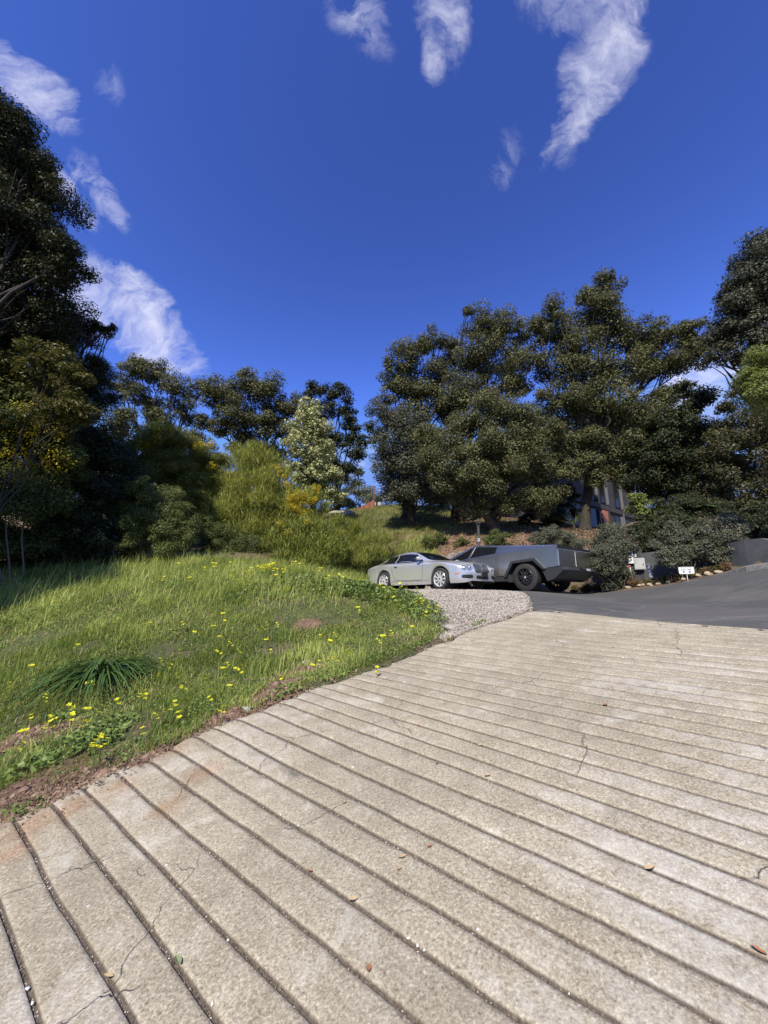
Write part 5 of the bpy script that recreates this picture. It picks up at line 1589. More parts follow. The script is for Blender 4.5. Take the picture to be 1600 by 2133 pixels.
# ================================================================== silver coupe
def coupe():
    hx, hy = .64, -.765
    yaw = math.atan2(hy, hx)
    fw = P(912, 1229, 12.05)                     # visible front tyre's contact patch
    # local: x forward, y left; contact patch at (0,-.85)
    ox = fw[0] - (.85 * math.sin(yaw)); oy = fw[1] + (.85 * math.cos(yaw))
    f_ = np.array([math.cos(yaw), math.sin(yaw)]); l_ = np.array([-math.sin(yaw), math.cos(yaw)])
    zf = np.mean([GH(*(np.array([ox, oy]) + l_ * s_))[0] for s_ in (-.8, .8)]); zr = np.mean([GH(*(np.array([ox, oy]) - f_ * 2.745 + l_ * s_))[0] for s_ in (-.8, .8)])
    zf = fw[2] + .0
    root = empty('parked_car', (ox, oy, zf), yaw, 'silver two door coupe with round headlamps, parked nose towards the driveway on the gravel', 'car')
    root.rotation_euler = (0, -math.atan2(zf - (P(793, 1225, 14.2)[2]), 2.745) * .0, yaw)
    # x, zb, w, zsh, wsh, zc, wre, zre
    T = [(-3.945, .42, .50, .66, .48, .70, .30, .69), (-3.93, .36, .66, .72, .62, .78, .40, .77), (-3.88, .31, .78, .80, .74, .88, .50, .86), (-3.72, .26, .87, .875, .80, .955, .56, .935), (-3.5, .23, .925, .92, .82, 1.02, .56, .99),
         (-3.3, .22, .95, .945, .83, 1.09, .55, 1.05), (-3.05, .21, .965, .955, .83, 1.185, .54, 1.135), (-2.745, .20, .972, .955, .825, 1.285, .535, 1.235), (-2.4, .19, .955, .95, .82, 1.35, .54, 1.30), (-2.1, .185, .945, .945, .815, 1.38, .545, 1.335),
         (-1.8, .185, .94, .94, .81, 1.39, .55, 1.345), (-1.5, .185, .94, .938, .81, 1.365, .56, 1.32), (-1.25, .185, .94, .936, .81, 1.30, .58, 1.26), (-1.0, .185, .94, .934, .81, 1.20, .61, 1.165), (-.78, .185, .94, .932, .81, 1.10, .64, 1.07), (-.60, .185, .942, .93, .81, 1.02, .66, 1.00),
         (-.3, .19, .948, .922, .80, .985, .62, .965), (0, .195, .952, .90, .79, .955, .60, .935), (.3, .20, .935, .865, .77, .92, .57, .905), (.55, .205, .895, .815, .735, .88, .53, .865), (.72, .21, .84, .765, .69, .845, .48, .825), (.83, .22, .76, .70, .63, .795, .42, .77),
         (.895, .24, .66, .63, .56, .73, .36, .70), (.925, .27, .54, .56, .48, .64, .30, .62)]
    T = np.array(T)
    xs_ = np.unique(np.concatenate([np.linspace(-3.945, .925, 150), np.linspace(-.45, .45, 60), -2.745 + np.linspace(-.45, .45, 60)]))
    R8 = catmull(xs_, T[:, 0], T[:, 1:])
    NS = 34
    Vb = []
    vs = np.linspace(0, 1, NS)
    for x, (zb, w_, zs, ws, zc, wr, zr_) in zip(xs_, R8):
        wz = .345; Ra = .385
        z0 = zb
        for xw in (0, -2.745):
            if abs(x - xw) < Ra: z0 = max(z0, wz + math.sqrt(Ra ** 2 - (x - xw) ** 2) * 1.0)
        # flares over the wheels
        fl = sum(.018 * math.exp(-((x - xw) / .38) ** 2) for xw in (0, -2.745))
        hip = .03 * math.exp(-((x + 2.8) / .55) ** 2)
        cpz = [z0, z0 + (zs - z0) * .16, z0 + (zs - z0) * .45, z0 + (zs - z0) * .72, zs - .045 * min(1, (zs - z0) / .3), zs, zs + (zr_ - zs) * .12 + .004, zs + (zr_ - zs) * .55, zr_, zc - (zc - zr_) * .25, zc]
        cpy = [w_ * .955, w_ * .985 + fl, w_ * .995 + fl, w_ + fl * .8, w_ * .975 + hip, ws + hip * 1.1, ws - .02, wr + (ws - wr) * .42, wr, wr * .55, 0]
        par = np.array([0, .09, .22, .34, .44, .52, .57, .70, .82, .92, 1])
        yz = catmull(vs, par, np.stack([cpy, cpz], 1))
        yz[0] = (cpy[0], cpz[0]); yz[-1] = (0, zc)
        Vb.append(np.stack([np.full(NS, x), yz[:, 0], yz[:, 1]], 1))
    Vb = np.array(Vb); nX = len(xs_)
    full = np.concatenate([Vb * np.array([1, -1, 1]), Vb[:, ::-1][:, 1:]], 1)   # right side up, over, left side down
    nS = full.shape[1]
    V = full.reshape(-1, 3)
    ii = (np.arange(nX - 1)[:, None] * nS + np.arange(nS - 1)[None, :]).ravel()
    Q = np.stack([ii, ii + nS, ii + nS + 1, ii + 1], -1)
    # close nose and tail
    extra_v = [(.94, 0, .45), (-3.955, 0, .55)]
    tr = []
    b0 = len(V)
    for j in range(nS - 1):
        tr.append(((nX - 1) * nS + j, b0, (nX - 1) * nS + j + 1)); tr.append((j, j + 1, b0 + 1))
    tr.append(((nX - 1) * nS + nS - 1, b0, (nX - 1) * nS)); tr.append((nS - 1, 0, b0 + 1))
    V = np.concatenate([V, np.array(extra_v)])
    body = mesh_np('body', V, quads=Q, tris=tr, mats=M['silver'], parent=root, smooth=True)
    body.data.set_sharp_from_angle(angle=R(50))
    bvh = BVHTree.FromPolygons([tuple(v) for v in V], [tuple(q) for q in Q] + [tuple(t) for t in tr])

    def cast(o_, d_, off):
        h = bvh.ray_cast(Vector(o_), Vector(d_).normalized())
        if h[0] is None: return None
        nrm = h[1]
        if nrm.dot(Vector(d_)) > 0: nrm = -nrm
        return h[0] + nrm * off

    def strip(name, X_, lo, hi, off, mt, rows=6, side=-1, parent=root, smooth=True):
        V_, F_ = [], []
        ok = []
        for x_, a_, b_ in zip(X_, lo, hi):
            for r_ in range(rows):
                z_ = a_ + (b_ - a_) * r_ / (rows - 1)
                p = cast((x_, side * 2.5, z_), (0, -side, 0), off)
                ok.append(p is not None); V_.append(tuple(p) if p is not None else (x_, side * .8, z_))
        for i in range(len(X_) - 1):
            for r_ in range(rows - 1):
                q = (i * rows + r_, i * rows + r_ + 1, (i + 1) * rows + r_ + 1, (i + 1) * rows + r_)
                if all(ok[k2] for k2 in q): F_.append(q)
        b = MB(); b.addm(V_, F_); return b.build(name, mt, parent, smooth=smooth)

    def polar(name, o_, d_, rx, rz_, off, mt, rings=5, seg=24, r0=0.0, parent=root, sq=1.0, roll=0.0):
        d_ = Vector(d_).normalized(); rt = d_.cross(Vector((0, 0, 1))).normalized(); up = rt.cross(d_)
        V_, F_, ok = [], [], []
        for i in range(rings + 1):
            t = r0 + (1 - r0) * i / rings
            for j in range(seg):
                a = 2 * math.pi * j / seg
                cx_ = math.copysign(abs(math.cos(a)) ** sq, math.cos(a)); sx_ = math.copysign(abs(math.sin(a)) ** sq, math.sin(a))
                u_, v_ = rx * t * cx_, rz_ * t * sx_
                o2 = Vector(o_) + rt * (u_ * math.cos(roll) - v_ * math.sin(roll)) + up * (v_ * math.cos(roll) + u_ * math.sin(roll)) - d_ * 1.0
                p = cast(o2, d_, off * (1 if r0 else (1.0 + .6 * (1 - t * t)))); ok.append(p is not None); V_.append(tuple(p) if p is not None else tuple(o2))
        for i in range(rings):
            for j in range(seg):
                q = (i * seg + j, i * seg + (j + 1) % seg, (i + 1) * seg + (j + 1) % seg, (i + 1) * seg + j)
                if all(ok[k2] for k2 in q): F_.append(q)
        b = MB(); b.addm(V_, F_); return b.build(name, mt, parent, smooth=True)

    def beltz(x_): return np.interp(x_, [-3.4, -3.0, -2.5, -1.5, -.75], [1.01, .985, .975, .965, .96])

    def roofz(x_):
        r_ = catmull(np.atleast_1d(x_), T[:, 0], T[:, 1:]); return r_[:, 6] - .022
    for side in (-1, 1):
        # side windows: fixed rear quarter, door glass
        X_ = np.linspace(-2.98, -2.25, 22); hi = np.minimum(roofz(X_), .985 + (X_ + 2.98) * 1.2); strip('side_window', X_, beltz(X_) + 0.005, np.maximum(hi, beltz(X_) + .01), .004, M['glass'], side=side)
        X_ = np.linspace(-2.20, -.86, 34); hi = np.minimum(roofz(X_), .965 + (-.86 - X_) * .62 + .01); strip('side_window', X_, beltz(X_) + .005, hi, .004, M['glass'], side=side)
        # chrome strip below and above the glass
        X_ = np.linspace(-3.02, -.80, 50); strip('window_trim', X_, beltz(X_) - .016, beltz(X_) + .002, .006, M['chrome'], rows=2, side=side)
        # door outline as one narrow gap
        dx = []
        V_, F_ = [], []
        path = [(-.74, .92), (-.74, .70), (-.76, .45), (-.80, .335), (-1.2, .33), (-1.75, .335), (-2.05, .36), (-2.17, .45), (-2.24, .60), (-2.28, .78), (-2.26, .93)]
        path = np.array(path); d0 = np.r_[0, np.cumsum(np.hypot(*np.diff(path, axis=0).T))]; tq = np.linspace(0, d0[-1], 70)
        px_ = np.interp(tq, d0, path[:, 0]); pz_ = np.interp(tq, d0, path[:, 1])
        gx = np.gradient(px_); gz = np.gradient(pz_); L_ = np.hypot(gx, gz)
        for x_, z_, a_, b_ in zip(px_, pz_, -gz / L_, gx / L_):
            for s_ in (-.005, .005):
                p = cast((x_ + a_ * s_, side * 2.5, z_ + b_ * s_), (0, -side, 0), .003); V_.append(tuple(p) if p is not None else (x_, side * .9, z_))
        F_ = [(2 * i, 2 * i + 1, 2 * i + 3, 2 * i + 2) for i in range(69)]
        b = MB(); b.addm(V_, F_); b.build('door_gap', M['gap'], root)
        X_ = np.linspace(-2.32, -.45, 40); strip('sill_strip', X_, np.full(40, .30), np.full(40, .318), .004, M['chrome'], rows=2, side=side)
        # handle
        b = MB(); p = cast((-2.06, side * 2.5, .83), (0, -side, 0), .018); b.box(tuple(p), (.17, .022, .028)); hdl = b.build('door_handle', M['chrome'], root, bevel=.006)
        # mirror
        b = MB()
        mz = 1.045; my = side * .985
        prof_ = [(-.10, .55), (-.06, .9), (0, 1.0), (.06, .92), (.11, .6), (.135, .2)]
        V_, F_ = [], []
        for (dx_, k2) in prof_:
            for j in range(12):
                a = 2 * math.pi * j / 12; V_.append((-.86 + dx_ * .8, my + .115 * k2 * math.cos(a), mz + .068 * k2 * math.sin(a)))
        for i in range(len(prof_) - 1):
            for j in range(12): F_.append((i * 12 + j, i * 12 + (j + 1) % 12, (i + 1) * 12 + (j + 1) % 12, (i + 1) * 12 + j))
        F_ += [tuple(range(12)), tuple(range(60, 72))]
        b.addm(V_, F_); mir = b.build('wing_mirror', M['silver'], root, smooth=True)
        b = MB(); b.box((-.86, side * .90, .985), (.05, .12, .03)); b.build('mirror_arm', M['black'], mir, bevel=.006)
        # headlamps: outer small, inner large, each lens in a chrome ring
        for (yy, zz, rr, dy_) in ((.745, .665, .078, .80), (.575, .675, .092, .50)):
            d_ = (-1, -side * dy_, -.05); o_ = (.93, side * yy * 1.0, zz)
            o_ = Vector(o_) - Vector(d_).normalized() * 0
            p0 = cast(Vector((1.6, side * yy, zz)) , (-1, 0, 0), 0)
            o_ = p0 if p0 is not None else Vector((.85, side * yy, zz))
            hl = polar('headlight', o_, d_, rr, rr, .012, M['lamp'])
            polar('bezel', o_, d_, rr * 1.06, rr * 1.06, .008, M['alloy'], rings=1, r0=.90, parent=hl)
            polar('reflector', o_, d_, rr * .34, rr * .34, .020, M['alloy'], rings=2, parent=hl)
            polar('lens_ring', o_, d_, rr * .52, rr * .52, .019, M['grille'], rings=1, r0=.72, parent=hl)
        # amber side marker, lower intake
        polar('side_marker', (.64 , side * .88, .475), (-.35, -side, 0), .085, .018, .005, M['amber'], rings=2)
        polar('bumper_vent', (.80, side * .62, .395), (-1, -side * .35, 0), .19, .055, .006, M['black'], rings=4, sq=.55)
    for xw, lab in ((0, ''), (-2.745, '')):
        for side in (-1, 1):
            car_wheel(root, (xw, side * .835, .345), side, .345, .26, .245, M['alloy'], 9, hub_mat=M['black'], spoke_w=.05)
    # wheel wells and floor
    b = MB()
    for xw in (0, -2.745):
        b.lathe([(.375, -.82), (.375, -.45)], 30, Matrix.Translation((xw, 0, .345)))
        b.lathe([(.375, .45), (.375, .82)], 30, Matrix.Translation((xw, 0, .345)))
    b.box((-1.37, 0, .30), (1.95, 1.6, .14)); b.box((.6, 0, .33), (.42, 1.2, .14)); b.box((-3.5, 0, .36), (.6, 1.3, .12)); b.box((-1.4, 0, .5), (4.3, .9, .3))
    b.build('underbody', M['black'], root)
    # windscreen and rear window
    def top_strip(name, X_, wfun, off, mt, cols=18):
        V_, F_, ok = [], [], []
        for x_ in X_:
            hw_ = wfun(x_)
            for j in range(cols):
                y_ = hw_ * (2 * j / (cols - 1) - 1); p = cast((x_, y_, 2.5), (0, 0, -1), off); ok.append(p is not None); V_.append(tuple(p) if p is not None else (x_, y_, 1))
        for i in range(len(X_) - 1):
            for j in range(cols - 1): F_.append((i * cols + j, i * cols + j + 1, (i + 1) * cols + j + 1, (i + 1) * cols + j))
        b = MB(); b.addm(V_, F_); return b.build(name, mt, root, smooth=True)
    top_strip('windscreen', np.linspace(-1.40, -.56, 30), lambda x_: np.interp(x_, [-1.40, -1.0, -.7, -.56], [.555, .625, .69, .60]), .004, M['glass'])
    top_strip('rear_window', np.linspace(-3.22, -2.45, 24), lambda x_: np.interp(x_, [-3.22, -2.45], [.50, .50]), .004, M['glass'])
    # grille: two mesh halves in a bright frame
    for s_ in (-1, 1):
        polar('grille', (.88, s_ * .180, .650), (-1, 0, -.15), .160, .125, .010, M['grille'], rings=4, sq=.5)
    polar('grille_frame', (.88, 0, .655), (-1, 0, -.15), .370, .150, .007, M['chrome'], rings=1, r0=.92, sq=.45)
    b = MB()
    V_ = []
    for z_ in np.linspace(.555, .76, 8):
        for y_ in (-.011, .011):
            p = cast((2, y_, z_), (-1, 0, 0), .014); V_.append(tuple(p))
    b.addm(V_, [(2 * i, 2 * i + 1, 2 * i + 3, 2 * i + 2) for i in range(7)]); b.build('grille_bar', M['chrome'], root)
    polar('bumper_vent', (.90, 0, .385), (-1, 0, 0), .31, .052, .006, M['black'], rings=4, sq=.4)
    # number plate: dark with pale frame, right of centre as in the photograph
    pl = cast((2, -.02, .48), (-1, 0, 0), .02)
    b = MB(); b.box((pl.x + .012, .06, .47), (.014, .335, .165)); plt = b.build('number_plate_frame', M['chrome'], root, bevel=.004)
    b = MB(); b.box((pl.x + .022, .06, .472), (.006, .295, .125)); b.build('number_plate', M['black'], plt)
    # hood line and centre badge
    b = MB(); p = cast((2, 0, .80), (-1, 0, 0), .004); b.lathe([(.001, .0), (.03, .0), (.03, .008), (.001, .01)], 14, Matrix.Translation(p) @ Matrix.Rotation(R(-90), 4, 'Z')); b.build('badge', M['chrome'], root)
    # tail lamps
    for side in (-1, 1):
        polar('tail_light', (-3.9, side * .62, .72), (1, -side * .4, 0), .11, .055, .006, mat('red_lens', (.35, .02, .02), .2), rings=3)
    return root


car = coupe()
car.location.x += .13


# ================================================================== angular steel pickup
def pickup():
    fwd = np.array([-.60, .80]); yaw = math.atan2(fwd[1], fwd[0])
    l_ = np.array([-math.sin(yaw), math.cos(yaw)])     # left
    c = P(1100, 1232, 12.2)                            # rear left tyre contact
    ox, oy = c[0] - l_[0] * .90, c[1] - l_[1] * .90
    zg = c[2]
    root = empty('pickup_truck', (ox, oy, zg), yaw, 'angular bare steel pickup with a sloping bed, seen from behind beside the silver coupe', 'pickup truck')
    st = M['steel']
    arch = [(.70, .50), (.42, .985), (-.38, 1.03), (-.66, .685)]
    archf = [(3.63 + .72, .60), (3.63 + .36, .96), (3.63 - .40, .96), (3.63 - .70, .50)]
    # side skin with both arches cut out, bottom from rear to front
    z_crease = lambda x_: np.interp(x_, [-1.15, 1.0, 2.6, 4.45], [1.425, 1.33, 1.20, .98])
    for s_ in (-1, 1):
        poly = [(-1.15, .755), (-.66, .70)] + [] + [(-.38, 1.03), (.42, .985), (.68, .52)] + [(1.6, .50), (2.93, .50), (3.23, .96), (3.99, .96), (4.33, .62), (4.50, .66), (4.45, .98), (2.6, 1.20), (1.0, 1.33), (-1.15, 1.425)]
        b = MB(); a_, bb = (s_ * .985, s_ * 1.015)
        b.prism(poly, 'y', a_, bb); b.build('side_panel', st, root)
        # sail panel: from crease up to the roof edge
        E0 = (-1.15, s_ * .985, 1.43); E1 = (2.3, s_ * .60, 1.79)
        C1 = (1.0, s_ * 1.013, 1.335)
        b = MB()
        def lerp(a, b_, t): return tuple(a[i] + (b_[i] - a[i]) * t for i in range(3))
        topm = lerp(E0, E1, (1.12 + 1.15) / 3.45)
        inn = -.03 * s_
        tri = [E0, C1, topm]
        V = tri + [(p[0], p[1] + inn, p[2] - .015) for p in tri]
        b.addm(V, [(0, 1, 2), (5, 4, 3), (0, 3, 4, 1), (1, 4, 5, 2), (2, 5, 3, 0)]); b.build('sail_panel', st, root)
        # cab side frame
        Cw = (4.20, s_ * .985, .985)
        E1b = (2.0, s_ * .60, 1.785)
        def quad(name, pts, mt, th=.02, parent=root):
            q = [Vector(p) for p in pts]; nrm = (q[1] - q[0]).cross(q[2] - q[0]).normalized()
            if nrm.y * s_ < 0: nrm = -nrm
            b_ = MB(); k2 = len(q); b_.addm([tuple(p + nrm * th) for p in q] + [tuple(p - nrm * .01) for p in q], [tuple(range(k2)), tuple(range(2 * k2 - 1, k2 - 1, -1))] + [(i, (i + 1) % k2, (i + 1) % k2 + k2, i + k2) for i in range(k2)])
            return b_.build(name, mt, parent)
        def up(x_, t, base=C1):
            """point on the inclined cab side at length x_, t=0 crease, t=1 roof line"""
            zc_ = z_crease(x_) + .004
            if x_ < 2.3: top = lerp(E0, E1, (x_ + 1.15) / 3.45)
            else: top = lerp(E1, (4.35, s_ * .86, .985), (x_ - 2.3) / 2.05)
            lo = (x_, s_ * 1.012, zc_); return lerp(lo, (x_, top[1], top[2]), t)
        quad('cab_frame', [up(1.0, 0), up(4.2, 0), up(2.34, 1), up(1.12, 1)], st, .0)
        quad('side_window', [up(1.10, .10), up(2.25, .10), up(2.18, .90), up(1.16, .88)], M['glass'], .006)
        quad('side_window', [up(2.36, .11), up(3.65, .14), up(2.50, .88), up(2.30, .90)], M['glass'], .006)
        quad('window_pillar', [up(2.27, .09), up(2.30, .09), up(2.24, .92), up(2.21, .92)], M['chrome'], .008)
        # dark arch cladding: band outside and a lip sticking out
        def arch_trim(pts, dx):
            outer = [(x_ + dx, z_) for x_, z_ in pts]
            cx_, cz_ = np.mean([p[0] for p in outer]), .44
            inner = [(cx_ + (x_ - cx_) * .86, cz_ + (z_ - cz_) * (.86 if z_ > .8 else 1.0)) for x_, z_ in outer]
            b_ = MB()
            y0, y1 = s_ * .90, s_ * 1.065
            k2 = len(outer)
            V = [(x_, y1, z_) for x_, z_ in outer] + [(x_, y1, z_) for x_, z_ in inner] + [(x_, y0, z_) for x_, z_ in outer] + [(x_, y0, z_) for x_, z_ in inner]
            F = []
            for i in range(k2 - 1):
                F += [(i, i + 1, k2 + i + 1, k2 + i), (2 * k2 + i, 3 * k2 + i, 3 * k2 + i + 1, 2 * k2 + i + 1), (i, 2 * k2 + i, 2 * k2 + i + 1, i + 1), (k2 + i, k2 + i + 1, 3 * k2 + i + 1, 3 * k2 + i)]
            F += [(0, k2, 3 * k2, 2 * k2), (k2 - 1, 2 * k2 - 1 + 2 * k2 - k2 + 0, 3 * k2 - 1, 2 * k2 - 1)] if False else [(0, k2, 3 * k2, 2 * k2), (k2 - 1, 3 * k2 - 1, 4 * k2 - 1, 2 * k2 - 1)]
            b_.addm(V, F); b_.build('arch_trim', M['clad'], root)
        arch_trim([(.76, .48), (.45, 1.02), (-.41, 1.07), (-.74, .68)], 0)
        arch_trim([(.74, .60), (.39, 1.0), (-.43, 1.0), (-.76, .48)], 3.63)
        # seams
        b = MB()
        for xs2 in (1.0, 2.12, 3.2): b.box((xs2, s_ * 1.014, (z_crease(xs2) + .50) / 2), (.008, .006, z_crease(xs2) - .52))
        b.build('door_gap', M['gap'], root)
        b = MB(); b.prism([(.66, .34), (.70, .505), (2.96, .505), (3.0, .34)], 'y', s_ * .93, s_ * 1.0); b.build('rocker', M['clad'], root)
        b = MB(); b.prism([(.50, .30), (.62, .62), (.70, .60), (.64, .30)], 'y', s_ * .75, s_ * .99); b.build('mud_guard', M['clad'], root)
        for xw in (0, 3.63):
            car_wheel(root, (xw, s_ * .885, .44), s_, .44, .285, .275, M['darkalloy'], 6, True, hub_mat=M['alloy'], spoke_w=.032, twin=.19)
    # bumper and lower rear body
    b = MB()
    prof_ = [(-.64, .695), (-1.13, .755), (-1.30, .735), (-1.38, .62), (-1.05, .36), (-.80, .30)]
    V = []
    for (y_, k2) in ((-1.0, .0), (-.80, .05), (.80, .05), (1.0, .0)):
        for (x_, z_) in prof_: V.append((x_ if abs(y_) < .9 else max(x_, -1.10) if False else (x_ * (1 if abs(y_) < .9 else .93)), y_, z_))
    k2 = len(prof_); F = []
    for i in range(3):
        for j in range(k2): F.append((i * k2 + j, i * k2 + (j + 1) % k2, (i + 1) * k2 + (j + 1) % k2, (i + 1) * k2 + j))
    F += [tuple(range(k2)), tuple(range(4 * k2 - 1, 3 * k2 - 1, -1))]
    b.addm(V, F); bmp = b.build('rear_bumper', M['clad'], root)
    b = MB(); b.box((-1.34, .0, .665), (.07, .40, .05)); b.build('number_plate_recess', M['black'], bmp)
    b = MB(); b.box((-1.36, -.36, .66), (.03, .20, .085)); b.build('number_plate', mat('plate_white', (.45, .46, .47), .5), bmp)
    b = MB(); b.box((-1.36, .12, .665), (.03, .11, .09)); b.build('tow_cover', M['black'], bmp)
    # tailgate
    b = MB(); b.box((-1.155, 0, 1.035), (.03, 1.965, .545)); tg = b.build('tailgate', st, root, bevel=.004)
    b = MB(); b.box((-1.160, 0, 1.035), (.034, .010, .53)); b.build('tailgate_fold', M['alloy'], tg)
    b = MB(); b.box((-1.16, 0, 1.366), (.04, 1.975, .105)); b.build('light_bar', M['black'], root, bevel=.004)
    b = MB(); b.box((-1.178, 0, 1.312), (.012, 1.95, .008)); b.build('tailgate_trim', M['alloy'], root)
    # bed cover and roof and windscreen
    b = MB()
    b.addm([(-1.14, -.95, 1.40), (-1.14, .95, 1.40), (1.12, .72, 1.64), (1.12, -.72, 1.64)], [(0, 1, 2, 3)]); b.build('bed_cover', M['black'], root)
    b = MB(); b.addm([(1.10, -.732, 1.665), (1.10, .732, 1.665), (2.31, .602, 1.79), (2.31, -.602, 1.79)], [(0, 1, 2, 3)]); b.build('roof_glass', M['glass'], root)
    b = MB(); b.addm([(2.30, -.602, 1.79), (2.30, .602, 1.79), (4.2, .87, 1.03), (4.2, -.87, 1.03)], [(0, 1, 2, 3)]); b.build('windscreen', M['glass'], root)
    b = MB(); b.addm([(4.18, -.99, 1.03 - .04), (4.18, .99, 1.03 - .04), (4.47, .93, .95), (4.47, -.93, .95), (4.5, -.93, .70), (4.5, .93, .70), (4.40, -.9, .42), (4.40, .9, .42)], [(0, 1, 2, 3), (3, 2, 5, 4), (4, 5, 7, 6)]); b.build('nose', st, root)
    for s_ in (-1, 1):
        b = MB()
        def lerp(a, b_, t): return tuple(a[i] + (b_[i] - a[i]) * t for i in range(3))
        p0, p1, p2 = (-1.15, s_ * .98, 1.437), (2.3, s_ * .60, 1.797), (4.25, s_ * .885, 1.02)
        b.tube([p0, lerp(p0, p1, .5), p1], .016, 6); b.tube([p1, lerp(p1, p2, .5), p2], .02, 6); b.build('roof_rail', st, root)
    b = MB(); b.box((1.7, 0, .62), (4.0, 1.7, .4)); b.box((1.8, 0, .38), (2.1, 1.6, .14)); b.box((-.75, 0, .70), (.5, 1.7, .3)); b.box((1.5, 0, 1.0), (4.6, 1.6, .4)); b.box((4.2, 0, .6), (.4, 1.5, .3))
    b.build('underbody', M['black'], root)
    b = MB(); b.tube([(0, -.8, .42), (0, 0, .36), (0, .8, .42)], .06, 8); b.tube([(3.63, -.8, .42), (3.63, .8, .42)], .06, 8); b.build('axle', M['black'], root)
    return root


truck = pickup()
for ch in truck.children:
    if ch.type != 'MESH': continue
    for g_ in [ch] + list(ch.children):
        for v in g_.data.vertices:
            if v.co.z > .55: v.co.z = .55 + (v.co.z - .55) * (.905 + .02 * max(0.0, min(1.0, v.co.x / 2.3)))

# ------------------------------------------------------------------ retaining wall
wp = resample(WALL[1:], 70)
d = np.gradient(wp, axis=0); d /= np.linalg.norm(d, axis=1)[:, None]; nn_ = np.stack([-d[:, 1], d[:, 0]], 1); nn_ *= np.sign(nn_ @ np.array([.5, .85]))[:, None]


def pz(px, py, d_): return P(px, py, d_)[2]


tp = [(1290, 1152, 13.4), (1340, 1151, 12.9), (1480, 1137, 11.4), (1545, 1124, 10.35), (1600, 1126, 9.7), (1650, 1116, 9.2)]
txs = [P(*q)[0] for q in tp] + [16]
tzs = [P(*q)[2] for q in tp] + [P(*tp[-1])[2] + .6]
tz = np.interp(wp[:, 0], txs, tzs); bz = H(wp[:, 0], wp[:, 1]) - .25
Vw = []
for i in range(70):
    for (o_, z_) in ((0, bz[i]), (0, tz[i]), (.2, tz[i]), (.2, bz[i])): Vw.append((wp[i, 0] + nn_[i, 0] * o_, wp[i, 1] + nn_[i, 1] * o_, z_))
Fw = [(i * 4 + j, i * 4 + (j + 1) % 4, (i + 1) * 4 + (j + 1) % 4, (i + 1) * 4 + j) for i in range(69) for j in range(4)] + [(0, 1, 2, 3), (276, 277, 278, 279)]
M['stucco'] = noisy('grey_stucco', (.075, .077, .082), (.125, .127, .13), 3.5, .9, .5, .006)
mb = MB(); mb.addm(Vw, Fw)
o = mb.build('retaining_wall', M['stucco']); tag(o, 'low dark grey stucco retaining wall running behind the round shrubs to the right edge', 'wall')


def facing(c):
    """frame at c facing the camera roughly, returns yaw so local -Y looks at the viewer"""
    return math.atan2(c[1], c[0]) - math.pi / 2


# dark board wall with utility boxes
c = P(1268, 1206, 12.95)
yaw = -.42
root = empty('board_wall', (P(1300, 1206, 12.75)[0], P(1300, 1206, 12.75)[1], GH(*P(1300, 1206, 12.75)[:2])[0]), yaw, 'dark horizontal board wall behind the tall grey shrub', 'wall')
M['board'] = noisy('dark_board', (.035, .036, .038), (.07, .07, .072), 4, .8, .3, .004)
mb = MB()
for k_ in range(6): mb.box((0, 0, .09 + k_ * .195), (1.15, .05, .185))
mb.build('board', M['board'], root, bevel=.004)
mb = MB(); mb.box((.56, .0, .6), (.06, .10, 1.25)); mb.box((-.56, .0, .6), (.06, .10, 1.25)); mb.build('post', M['board'], root)
bw = np.array(root.location); ex = np.array([math.cos(yaw), math.sin(yaw), 0]); ey = np.array([-math.sin(yaw), math.cos(yaw), 0])
M['cab'] = noisy('pale_enamel', (.36, .37, .35), (.46, .47, .45), 3, .5, .05, .002)
M['white'] = mat('white_enamel', (.72, .72, .70), .5)


def onboard(px, py, w_, h_, dp, name, label, cat, m, off=.03):
    # place on the board plane: intersect the view ray with that plane, then stand off it
    r3 = ray(px, py); t = ((bw - ey * off) @ ey) / (r3 @ ey); q = r3 * t
    root = empty(name, tuple(q), yaw, label, cat)
    mb = MB(); mb.box((0, -dp / 2, 0), (w_, dp, h_)); mb.build('housing', m, root, bevel=.008)
    return root, w_, h_, dp


r_, a, b_, dp = onboard(1331, 1175, .30, .38, .14, 'utility_cabinet', 'pale grey square cabinet on the board wall, right of the tall grey shrub', 'utility cabinet', M['cab'])
mb = MB(); mb.box((0, -dp - .004, 0), (.26, .008, .34)); mb.build('door', M['cab'], r_, bevel=.003)
mb = MB(); mb.box((.09, -dp - .014, -.02), (.02, .014, .05)); mb.build('latch', M['black'], r_)
r_, a, b_, dp = onboard(1312, 1160, .17, .46, .09, 'meter_box', 'tall white meter box half hidden by the tall grey shrub', 'meter box', M['white'])
mb = MB(); mb.lathe([(.001, -.03), (.045, -.03), (.05, 0)], 20, Matrix.Translation((0, -dp, .1))); mb.build('meter_dial', M['glass'], r_)
r_, a, b_, dp = onboard(1322, 1157.5, .10, .125, .012, 'notice_sign', 'tiny white notice with a black arrow mark above the pale grey cabinet', 'sign', M['white'], .045)
mb = MB(); mb.box((0, -dp - .002, .02), (.05, .003, .018)); mb.box((-.012, -dp - .002, -.02), (.03, .003, .014)); mb.addm([(.01, -dp - .003, .045), (.04, -dp - .003, .02), (.01, -dp - .003, -.005)], [(0, 1, 2)]); mb.build('arrow_mark', M['black'], r_)
r3 = ray(1313, 1190); t = (bw @ ey) / (r3 @ ey); q = r3 * t - ey * .05
mb = MB(); mb.tube([(q[0], q[1], q[2] + .12), (q[0], q[1], q[2] - .02), (q[0] + .02, q[1] - .03, q[2] - .2)], .022, 8)
o = mb.build('drain_pipe', M['white'], smooth=True); tag(o, 'short white pipe below the meter box behind the tall grey shrub', 'pipe')
q = P(1310, 1181, 12.3)
